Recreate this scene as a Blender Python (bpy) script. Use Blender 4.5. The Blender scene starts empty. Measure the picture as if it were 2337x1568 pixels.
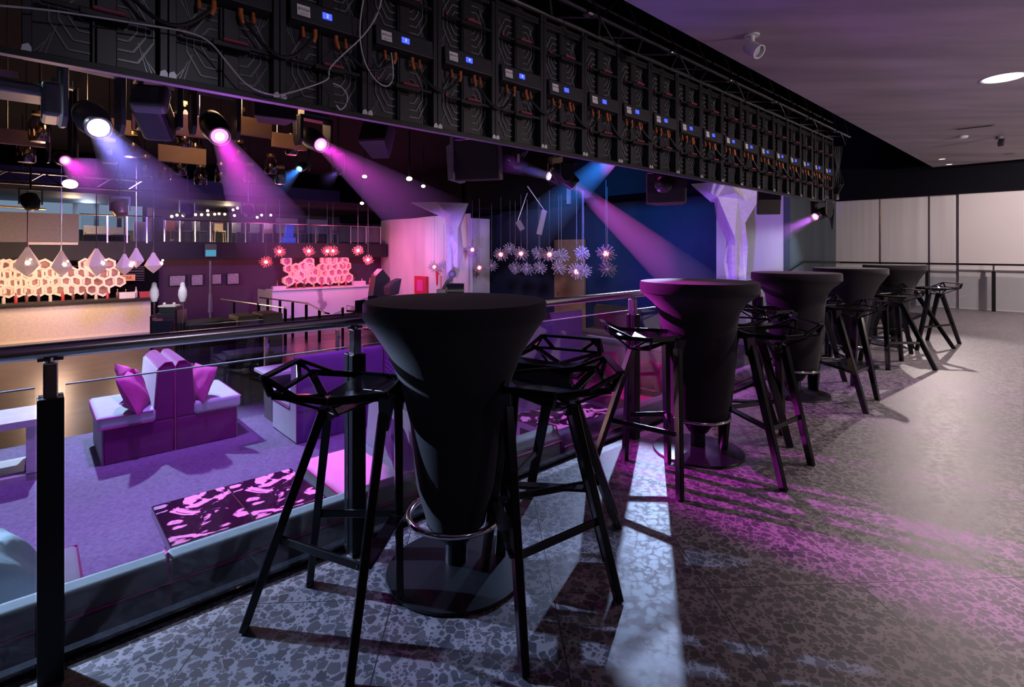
import bpy, math, random
from mathutils import Vector, Matrix, Euler

random.seed(7)
# ------------------------------------------------------------------ camera geometry (photograph frame 2337 x 1568)
W, H = 2337, 1568
F, HZ, CX, HC = 1200.0, 571.0, 1168.5, 1.30
TH = math.atan((2480 - CX) / F)                 # balcony rail direction against the view axis
U = Vector((math.sin(TH), math.cos(TH), 0))     # along the rail, away from the camera
N = Vector((-math.cos(TH), math.sin(TH), 0))    # across the rail, towards the hall
RZ = math.atan2(U.y, U.x)
Z = Vector((0, 0, 1))


def uv(u, n, z=0.0):
    p = U * u + N * n
    return Vector((p.x, p.y, z))


def fl(px, py, z=0.0):                          # point of the horizontal plane z seen at a photo pixel
    y = (HC - z) * F / (py - HZ)
    return Vector(((px - CX) / F * y, y, z))


def at(px, py, y):                              # point at distance y
    return Vector(((px - CX) / F * y, y, HC - (py - HZ) / F * y))


def onn(px, py, n):                             # point of the plane at distance n across the rail
    k = (px - CX) / F
    y = n / (N.x * k + N.y)
    return at(px, py, y)


def onu(px, py, u):
    k = (px - CX) / F
    y = u / (U.x * k + U.y)
    return at(px, py, y)


def un(p):
    return p.x * U.x + p.y * U.y, p.x * N.x + p.y * N.y


scene = bpy.context.scene
COL = scene.collection
cam_data = bpy.data.cameras.new('camera')
cam = bpy.data.objects.new('camera', cam_data)
COL.objects.link(cam)
cam.location = (0, 0, HC)
cam.rotation_euler = (math.radians(90), 0, 0)
cam_data.sensor_width = 36
cam_data.lens = 36 * F / W
cam_data.shift_y = -(H / 2 - HZ) / W
cam_data.clip_start = 0.05
cam_data.clip_end = 200
scene.camera = cam

wd = bpy.data.worlds.new('world')
scene.world = wd
wd.use_nodes = True
wd.node_tree.nodes['Background'].inputs[0].default_value = (0.32, 0.22, 0.5, 1)
wd.node_tree.nodes['Background'].inputs[1].default_value = 0.012

vs = scene.view_settings
vs.view_transform = 'Standard'
vs.look = 'None'
vs.gamma = 1
vs.exposure = 0.0
vs.use_curve_mapping = False
cy = scene.cycles
cy.max_bounces = 5
cy.diffuse_bounces = 2
cy.glossy_bounces = 3
cy.transmission_bounces = 4
cy.transparent_max_bounces = 10
cy.volume_bounces = 0
cy.adaptive_threshold = 0.02
cy.sample_clamp_indirect = 3
cy.caustics_reflective = False
cy.caustics_refractive = False


def light(kind, name, loc, energy, color, target=None, size=0.1, angle=40, blend=0.3, sy=None):
    d = bpy.data.lights.new(name, kind)
    d.energy = energy
    d.color = color
    if kind == 'SPOT':
        d.spot_size = math.radians(angle)
        d.spot_blend = blend
        d.shadow_soft_size = size
    elif kind == 'AREA':
        d.size = size
        if sy:
            d.shape = 'RECTANGLE'
            d.size_y = sy
    else:
        d.shadow_soft_size = size
    o = bpy.data.objects.new(name, d)
    COL.objects.link(o)
    o.location = loc
    if target is not None:
        o.rotation_euler = (Vector(target) - Vector(loc)).to_track_quat('-Z', 'Y').to_euler()
    return o


ZL, ZH = -0.90, -1.25       # lounge platform, hall floor
NR = 2.125                  # rail line
CZ = 3.1                    # balcony ceiling
WARM = (1.0, 0.83, 0.79)
COOL = (0.66, 0.78, 1.0)
MAG = (1.0, 0.06, 0.75)
VIO = (0.42, 0.12, 1.0)
BLUE = (0.06, 0.2, 1.0)

# balcony: recessed ceiling lights (the one in view and its row to the right of the frame)
CEIL_LIGHTS = [fl(2290, 178, CZ), uv(4.6, 0.2, CZ), uv(7.5, -2.2, CZ), uv(4.6, -2.6, CZ), uv(10.4, -1.2, CZ), uv(12.6, 0.6, CZ), uv(3.2, -1.2, CZ)]
CEIL_W = [85, 36, 130, 105, 105, 80, 170]
CEIL_A = [140, 118, 118, 118, 118, 118, 84]
for p, e, an_ in zip(CEIL_LIGHTS, CEIL_W, CEIL_A):
    light('SPOT', 'ceiling_spot', p - Z * 0.03, e * 4.2, WARM, p - Z * 3, size=0.14, angle=an_, blend=0.9)
light('SPOT', 'far_downlight', fl(2150, 363, CZ) - Z * 0.05, 420, WARM, (5.3, 6.6, 0.3), size=0.03, angle=40, blend=0.6)
# wash on the far wall
light('SPOT', 'wall_wash', uv(12.4, -1.2, 3.0), 500, WARM, uv(15.3, 0.2, 1.4), size=0.05, angle=95, blend=0.8)

# hall rig: cool beams over the balcony floor, magenta and violet washes over the lounge
light('SPOT', 'rig_cool', (1.58, 5.9, 1.80), 800, (0.48, 0.62, 1.0), (0.30, 2.25, 0), size=0.025, angle=24, blend=0.35)
light('SPOT', 'rig_cool', (-5.5, 3.2, 2.6), 3300, (0.46, 0.62, 1.0), (-0.45, 1.6, 0), size=0.03, angle=20, blend=0.3)
light('SPOT', 'rig_magenta', (-4.0, 6.9, 2.9), 7500, (1.0, 0.05, 0.9), (1.17, 3.05, 0.42), size=0.04, angle=12, blend=0.5)
light('SPOT', 'rig_magenta', (-3.0, 8.5, 3.0), 2400, (0.85, 0.05, 1.0), (2.9, 4.9, 0.1), size=0.05, angle=17, blend=0.6)
light('SPOT', 'rig_violet', (-3.5, 5.2, 3.6), 760, (0.45, 0.16, 1.0), (-3.2, 5.2, -0.9), size=0.1, angle=70, blend=0.7)
light('SPOT', 'rig_violet', (-0.5, 6.6, 3.6), 420, (0.6, 0.08, 1.0), (-1.2, 5.2, -0.9), size=0.1, angle=75, blend=0.7)
light('SPOT', 'rig_pink', (-1.0, 6.0, 3.5), 1500, (1.0, 0.10, 0.72), fl(655, 1110, -0.45), size=0.04, angle=19, blend=0.4)
light('SPOT', 'rig_cool', (-6.2, 7.6, 3.4), 1600, (0.55, 0.72, 1.0), (-4.3, 5.8, -0.6), size=0.06, angle=42, blend=0.5)
light('SPOT', 'rig_cool', (-4.4, 2.9, 3.2), 260, (0.6, 0.85, 1.0), (-1.9, 2.9, -0.3), size=0.06, angle=60, blend=0.6)
light('SPOT', 'rig_pink', (1.5, 7.5, 3.2), 420, (1.0, 0.06, 0.6), (1.45, 5.1, -0.5), size=0.06, angle=40, blend=0.5)
light('SPOT', 'rig_violet', (3.4, 9.5, 3.2), 420, (0.55, 0.3, 1.0), (2.2, 7.6, -0.8), size=0.1, angle=80, blend=0.6)
light('SPOT', 'hall_violet', uv(2.5, 12.0, 3.2), 1100, (0.30, 0.16, 1.0), uv(4.6, 21, 0.6), size=0.3, angle=80, blend=0.9)  # added violet wash, in place of lilac haze over the back wall
light('SPOT', 'gear_fill', (-6.0, 8.6, 2.6), 420, (0.85, 0.80, 1.0), (-6.9, 10.6, -0.3), size=0.08, angle=30, blend=0.7)  # added to brighten the gear rack and its feather lamps
# bars
for u_ in (-1.5, 0.3, 2.0):
    light('POINT', 'bar_glow', uv(u_, 18.2, 1.0), 75, (1.0, 0.60, 0.38), size=0.25)
light('POINT', 'bar_glow', uv(0.5, 17.9, 0.3), 70, (1.0, 0.62, 0.42), size=0.3)
for u_ in (6.9, 8.2, 9.5):
    light('POINT', 'pink_bar_glow', uv(u_, 18.6, 1.0), 55, (1.0, 0.10, 0.28), size=0.2)
light('SPOT', 'bar_front_wash', uv(7.0, 13.0, 3.2), 700, (0.70, 0.42, 1.0), uv(8.4, 19.3, -0.6), size=0.2, angle=50, blend=0.7)
# stage end
light('SPOT', 'column_uplight', uv(8.6, 12.6, 0.2), 380, (0.40, 0.15, 1.0), uv(10.7, 15.1, 1.6), size=0.1, angle=45, blend=0.6)
light('SPOT', 'wall_pink', uv(8.0, 17.5, 2.6), 430, (1.0, 0.22, 0.62), uv(11.6, 18.6, 0.6), size=0.2, angle=75, blend=0.9)
light('SPOT', 'wall_lilac', uv(8.2, 15.0, 2.8), 380, (0.62, 0.45, 1.0), uv(11.6, 16.8, 0.8), size=0.2, angle=75, blend=0.9)
light('SPOT', 'column_uplight', uv(8.3, 4.3, -0.3), 330, (0.30, 0.09, 1.0), uv(10.9, 5.06, 1.5), size=0.06, angle=46, blend=0.6)
light('SPOT', 'wall_white', uv(11.2, 2.5, 1.9), 190, (0.78, 0.86, 1.0), uv(12.2, 4.85, 0.9), size=0.08, angle=44, blend=0.7)
light('SPOT', 'stage_blue', uv(8.6, 8.4, 3.0), 1050, (0.02, 0.20, 0.68), uv(13.2, 8.6, 2.0), size=0.3, angle=80, blend=0.9)
light('SPOT', 'stage_violet', uv(9.0, 9.0, 2.8), 600, (0.30, 0.06, 1.0), uv(13.2, 7.2, -0.2), size=0.3, angle=60, blend=0.9)
# added warm fill on the ceiling, standing in for floor bounce
light('SPOT', 'ceiling_fill', uv(8.0, -6.5, 1.9), 1600, WARM, uv(8.6, -2.6, CZ), size=0.15, angle=110, blend=1.0)
# added unseen spot below the led wall, for blue spill on the ceiling edge
light('SPOT', 'ceiling_blue', uv(3.6, 2.75, 1.2), 24, (0.08, 0.05, 1.0), uv(3.5, 1.75, CZ), size=0.1, angle=48, blend=0.9)
light('SPOT', 'rail_violet', uv(1.2, 4.6, 0.6), 160, (0.60, 0.15, 1.0), uv(1.6, 2.9, 2.05), size=0.1, angle=95, blend=0.8)  # added low violet uplights that tint the led wall rail from below
light('SPOT', 'rail_violet', uv(5.0, 5.0, 0.6), 120, (0.50, 0.15, 1.0), uv(5.4, 2.9, 2.05), size=0.1, angle=95, blend=0.8)
light('POINT', 'slat_warm', uv(1.4, 6.2, 3.0), 32, (1.0, 0.6, 0.32), size=0.3)  # added warm point light for the slats, no fitting there
light('SPOT', 'pendant_fill', (0.2, 9.0, 2.6), 900, (0.6, 0.5, 1.0), (0.6, 15, 1.2), size=0.2, angle=50, blend=0.8)  # added lilac light that lifts the starburst spikes
# gallery rooms
light('POINT', 'gallery_warm', uv(1.0, 22.3, 2.7), 45, (1.0, 0.68, 0.45), size=0.2)
light('POINT', 'gallery_cool', uv(1.5, 24.2, 2.7), 60, (0.55, 0.72, 1.0), size=0.2)
light('POINT', 'gallery_warm', uv(5.6, 22.3, 2.6), 40, (1.0, 0.75, 0.5), size=0.1)
# led wall: dim pale spot on its back
light('SPOT', 'led_back_light', uv(1.0, -1.2, 2.9), 48, (0.85, 0.82, 1.0), uv(2.4, 2.9, 2.6), size=0.05, angle=100, blend=0.9)


# ------------------------------------------------------------------ materials
def mat(name, color, rough=0.5, metal=0.0, spec=0.5, emit=None, estr=0.0, bump=None, noise=None, sheen=0.0, coat=0.0):
    m = bpy.data.materials.new(name)
    m.use_nodes = True
    nt = m.node_tree
    b = nt.nodes['Principled BSDF']
    b.inputs['Base Color'].default_value = (*color, 1)
    b.inputs['Roughness'].default_value = rough
    b.inputs['Metallic'].default_value = metal
    b.inputs['Specular IOR Level'].default_value = spec
    if sheen:
        b.inputs['Sheen Weight'].default_value = sheen
    if coat:
        b.inputs['Coat Weight'].default_value = coat
    if emit:
        b.inputs['Emission Color'].default_value = (*emit, 1)
        b.inputs['Emission Strength'].default_value = estr
    tc = nt.nodes.new('ShaderNodeTexCoord')
    nz = nt.nodes.new('ShaderNodeTexNoise')
    sc, amt = noise or (14, 0.10)
    nz.inputs['Scale'].default_value = sc
    nz.inputs['Detail'].default_value = 3
    nt.links.new(tc.outputs['Object'], nz.inputs['Vector'])
    hsv = nt.nodes.new('ShaderNodeHueSaturation')
    mr = nt.nodes.new('ShaderNodeMapRange')
    mr.inputs['To Min'].default_value = 1 - amt * 2
    mr.inputs['To Max'].default_value = 1 + amt * 2
    nt.links.new(nz.outputs['Fac'], mr.inputs['Value'])
    nt.links.new(mr.outputs['Result'], hsv.inputs['Value'])
    hsv.inputs['Color'].default_value = (*color, 1)
    nt.links.new(hsv.outputs['Color'], b.inputs['Base Color'])
    if bump:
        bs, bd = bump
        n2 = nt.nodes.new('ShaderNodeTexNoise')
        n2.inputs['Scale'].default_value = bs
        nt.links.new(tc.outputs['Object'], n2.inputs['Vector'])
        bp = nt.nodes.new('ShaderNodeBump')
        bp.inputs['Strength'].default_value = bd
        bp.inputs['Distance'].default_value = 0.01
        nt.links.new(n2.outputs['Fac'], bp.inputs['Height'])
        nt.links.new(bp.outputs['Normal'], b.inputs['Normal'])
    return m


def glow(name, color, strength):
    m = bpy.data.materials.new(name)
    m.use_nodes = True
    nt = m.node_tree
    nt.nodes.clear()
    e = nt.nodes.new('ShaderNodeEmission')
    e.inputs[0].default_value = (*color, 1)
    e.inputs[1].default_value = strength
    o = nt.nodes.new('ShaderNodeOutputMaterial')
    nt.links.new(e.outputs[0], o.inputs[0])
    return m


def glass(name, tint=(0.9, 0.93, 0.95), refl=0.06, rough=0.02, edge=0.8):
    m = bpy.data.materials.new(name)
    m.use_nodes = True
    nt = m.node_tree
    nt.nodes.clear()
    t = nt.nodes.new('ShaderNodeBsdfTransparent')
    t.inputs[0].default_value = (*tint, 1)
    g = nt.nodes.new('ShaderNodeBsdfGlossy')
    g.inputs['Roughness'].default_value = rough
    lw = nt.nodes.new('ShaderNodeLayerWeight')
    lw.inputs['Blend'].default_value = 0.25
    mr = nt.nodes.new('ShaderNodeMapRange')
    mr.inputs['To Min'].default_value = refl
    mr.inputs['To Max'].default_value = edge
    nt.links.new(lw.outputs['Facing'], mr.inputs['Value'])
    mx = nt.nodes.new('ShaderNodeMixShader')
    o = nt.nodes.new('ShaderNodeOutputMaterial')
    nt.links.new(mr.outputs[0], mx.inputs[0])
    nt.links.new(t.outputs[0], mx.inputs[1])
    nt.links.new(g.outputs[0], mx.inputs[2])
    nt.links.new(mx.outputs[0], o.inputs[0])
    return m


def math_node(nt, op, a, b=None, c=None):
    n = nt.nodes.new('ShaderNodeMath')
    n.operation = op
    for i, x in enumerate((a, b, c)):
        if x is None:
            continue
        if isinstance(x, (int, float)):
            n.inputs[i].default_value = x
        else:
            nt.links.new(x, n.inputs[i])
    return n.outputs[0]


def terrazzo():
    m = bpy.data.materials.new('terrazzo')
    m.use_nodes = True
    nt = m.node_tree
    b = nt.nodes['Principled BSDF']
    tc = nt.nodes.new('ShaderNodeTexCoord')
    nz = nt.nodes.new('ShaderNodeTexNoise')
    nz.inputs['Scale'].default_value = 15
    nz.inputs['Detail'].default_value = 2
    nt.links.new(tc.outputs['Object'], nz.inputs['Vector'])
    add = nt.nodes.new('ShaderNodeMixRGB')
    add.blend_type = 'ADD'
    add.inputs[0].default_value = 0.04
    nt.links.new(tc.outputs['Object'], add.inputs[1])
    nt.links.new(nz.outputs['Color'], add.inputs[2])

    def pebbles(scale, r0, r1, soft):
        v = nt.nodes.new('ShaderNodeTexVoronoi')
        v.inputs['Scale'].default_value = scale
        v.inputs['Randomness'].default_value = 0.9
        nt.links.new(add.outputs[0], v.inputs['Vector'])
        sp = nt.nodes.new('ShaderNodeSeparateColor')
        nt.links.new(v.outputs['Color'], sp.inputs[0])
        rad = math_node(nt, 'MULTIPLY_ADD', sp.outputs[1], r1 - r0, r0)
        d = math_node(nt, 'SUBTRACT', v.outputs['Distance'], rad)
        mr = nt.nodes.new('ShaderNodeMapRange')
        mr.inputs['From Min'].default_value = 0.0
        mr.inputs['From Max'].default_value = soft
        mr.inputs['To Min'].default_value = 1
        mr.inputs['To Max'].default_value = 0
        nt.links.new(d, mr.inputs['Value'])
        return mr.outputs[0]

    def network(scale, w0, w1):
        v = nt.nodes.new('ShaderNodeTexVoronoi')
        v.feature = 'DISTANCE_TO_EDGE'
        v.inputs['Scale'].default_value = scale
        nt.links.new(add.outputs[0], v.inputs['Vector'])
        mr = nt.nodes.new('ShaderNodeMapRange')
        mr.inputs['From Min'].default_value = w0
        mr.inputs['From Max'].default_value = w1
        nt.links.new(v.outputs['Distance'], mr.inputs['Value'])
        return mr.outputs[0]
    big = math_node(nt, 'MULTIPLY', pebbles(25, 0.28, 0.62, 0.03), network(25, 0.03, 0.06))
    small = math_node(nt, 'MULTIPLY', pebbles(60, 0.20, 0.60, 0.05), network(60, 0.05, 0.09))
    vein = math_node(nt, 'SUBTRACT', 1.0, math_node(nt, 'MAXIMUM', big, small))
    cv = nt.nodes.new('ShaderNodeTexVoronoi')
    cv.inputs['Scale'].default_value = 25
    nt.links.new(add.outputs[0], cv.inputs['Vector'])
    sep = nt.nodes.new('ShaderNodeSeparateColor')
    nt.links.new(cv.outputs['Color'], sep.inputs[0])
    cr = nt.nodes.new('ShaderNodeMixRGB')
    cr.inputs[1].default_value = (0.050, 0.047, 0.058, 1)
    cr.inputs[2].default_value = (0.090, 0.080, 0.094, 1)
    nt.links.new(sep.outputs[0], cr.inputs[0])
    mix = nt.nodes.new('ShaderNodeMixRGB')
    mix.inputs[2].default_value = (0.215, 0.188, 0.212, 1)
    nt.links.new(vein, mix.inputs[0])
    nt.links.new(cr.outputs[0], mix.inputs[1])
    # tile joints
    mp = nt.nodes.new('ShaderNodeMapping')
    mp.inputs['Rotation'].default_value[2] = -0.053
    mp.inputs['Location'].default_value = (0.34, 0.42, 0)
    nt.links.new(tc.outputs['Object'], mp.inputs['Vector'])
    sx = nt.nodes.new('ShaderNodeSeparateXYZ')
    nt.links.new(mp.outputs[0], sx.inputs[0])
    jx = math_node(nt, 'PINGPONG', sx.outputs[0], 0.30)
    jy = math_node(nt, 'PINGPONG', sx.outputs[1], 0.30)
    j = math_node(nt, 'MINIMUM', jx, jy)
    jm = math_node(nt, 'LESS_THAN', j, 0.0022)
    mj = nt.nodes.new('ShaderNodeMixRGB')
    mj.inputs[2].default_value = (0.02, 0.018, 0.022, 1)
    nt.links.new(jm, mj.inputs[0])
    nt.links.new(mix.outputs[0], mj.inputs[1])
    nt.links.new(mj.outputs[0], b.inputs['Base Color'])
    rr = nt.nodes.new('ShaderNodeMapRange')
    rr.inputs['To Min'].default_value = 0.44
    rr.inputs['To Max'].default_value = 0.56
    nt.links.new(vein, rr.inputs['Value'])
    nt.links.new(rr.outputs[0], b.inputs['Roughness'])
    bp = nt.nodes.new('ShaderNodeBump')
    bp.inputs['Strength'].default_value = 0.06
    bp.inputs['Distance'].default_value = 0.004
    n3 = nt.nodes.new('ShaderNodeTexNoise')
    n3.inputs['Scale'].default_value = 40
    nt.links.new(tc.outputs['Object'], n3.inputs['Vector'])
    nt.links.new(n3.outputs['Fac'], bp.inputs['Height'])
    nt.links.new(bp.outputs['Normal'], b.inputs['Normal'])
    return m


def marble(name, c0, c1, scale=3.0, lo=0.50, hi=0.60, rough=0.15, dist=2.2):
    m = bpy.data.materials.new(name)
    m.use_nodes = True
    nt = m.node_tree
    b = nt.nodes['Principled BSDF']
    b.inputs['Roughness'].default_value = rough
    tc = nt.nodes.new('ShaderNodeTexCoord')
    n = nt.nodes.new('ShaderNodeTexNoise')
    n.inputs['Scale'].default_value = scale
    n.inputs['Detail'].default_value = 6
    n.inputs['Distortion'].default_value = dist
    nt.links.new(tc.outputs['Object'], n.inputs['Vector'])
    mr = nt.nodes.new('ShaderNodeMapRange')
    mr.inputs['From Min'].default_value = lo
    mr.inputs['From Max'].default_value = hi
    nt.links.new(n.outputs['Fac'], mr.inputs['Value'])
    mx = nt.nodes.new('ShaderNodeMixRGB')
    mx.inputs[1].default_value = (*c0, 1)
    mx.inputs[2].default_value = (*c1, 1)
    nt.links.new(mr.outputs[0], mx.inputs[0])
    nt.links.new(mx.outputs[0], b.inputs['Base Color'])
    return m


def streaky(name, c0, c1, scale=(0.5, 6, 1), rough=0.6, spec=0.3, rot=0.0, detail=4):
    m = bpy.data.materials.new(name)
    m.use_nodes = True
    nt = m.node_tree
    b = nt.nodes['Principled BSDF']
    b.inputs['Roughness'].default_value = rough
    b.inputs['Specular IOR Level'].default_value = spec
    tc = nt.nodes.new('ShaderNodeTexCoord')
    mp = nt.nodes.new('ShaderNodeMapping')
    mp.inputs['Scale'].default_value = scale
    mp.inputs['Rotation'].default_value[2] = rot
    nt.links.new(tc.outputs['Object'], mp.inputs['Vector'])
    n = nt.nodes.new('ShaderNodeTexNoise')
    n.inputs['Scale'].default_value = 1.0
    n.inputs['Detail'].default_value = detail
    nt.links.new(mp.outputs[0], n.inputs['Vector'])
    mr = nt.nodes.new('ShaderNodeMapRange')
    mr.inputs['From Min'].default_value = 0.3
    mr.inputs['From Max'].default_value = 0.7
    nt.links.new(n.outputs['Fac'], mr.inputs['Value'])
    mx = nt.nodes.new('ShaderNodeMixRGB')
    mx.inputs[1].default_value = (*c0, 1)
    mx.inputs[2].default_value = (*c1, 1)
    nt.links.new(mr.outputs[0], mx.inputs[0])
    nt.links.new(mx.outputs[0], b.inputs['Base Color'])
    return m


def quilted(name, color):
    m = mat(name, color, 0.7, sheen=0.4)
    nt = m.node_tree
    b = nt.nodes['Principled BSDF']
    tc = nt.nodes.new('ShaderNodeTexCoord')
    sx = nt.nodes.new('ShaderNodeSeparateXYZ')
    nt.links.new(tc.outputs['Object'], sx.inputs[0])
    s = math_node(nt, 'ADD', math_node(nt, 'ADD', sx.outputs[0], sx.outputs[1]), sx.outputs[2])
    d = math_node(nt, 'SUBTRACT', math_node(nt, 'ADD', sx.outputs[0], sx.outputs[1]), sx.outputs[2])
    h = math_node(nt, 'MULTIPLY', math_node(nt, 'PINGPONG', s, 0.03), math_node(nt, 'PINGPONG', d, 0.03))
    bp = nt.nodes.new('ShaderNodeBump')
    bp.inputs['Strength'].default_value = 1.0
    bp.inputs['Distance'].default_value = 12.0
    nt.links.new(h, bp.inputs['Height'])
    nt.links.new(bp.outputs['Normal'], b.inputs['Normal'])
    return m


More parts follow.
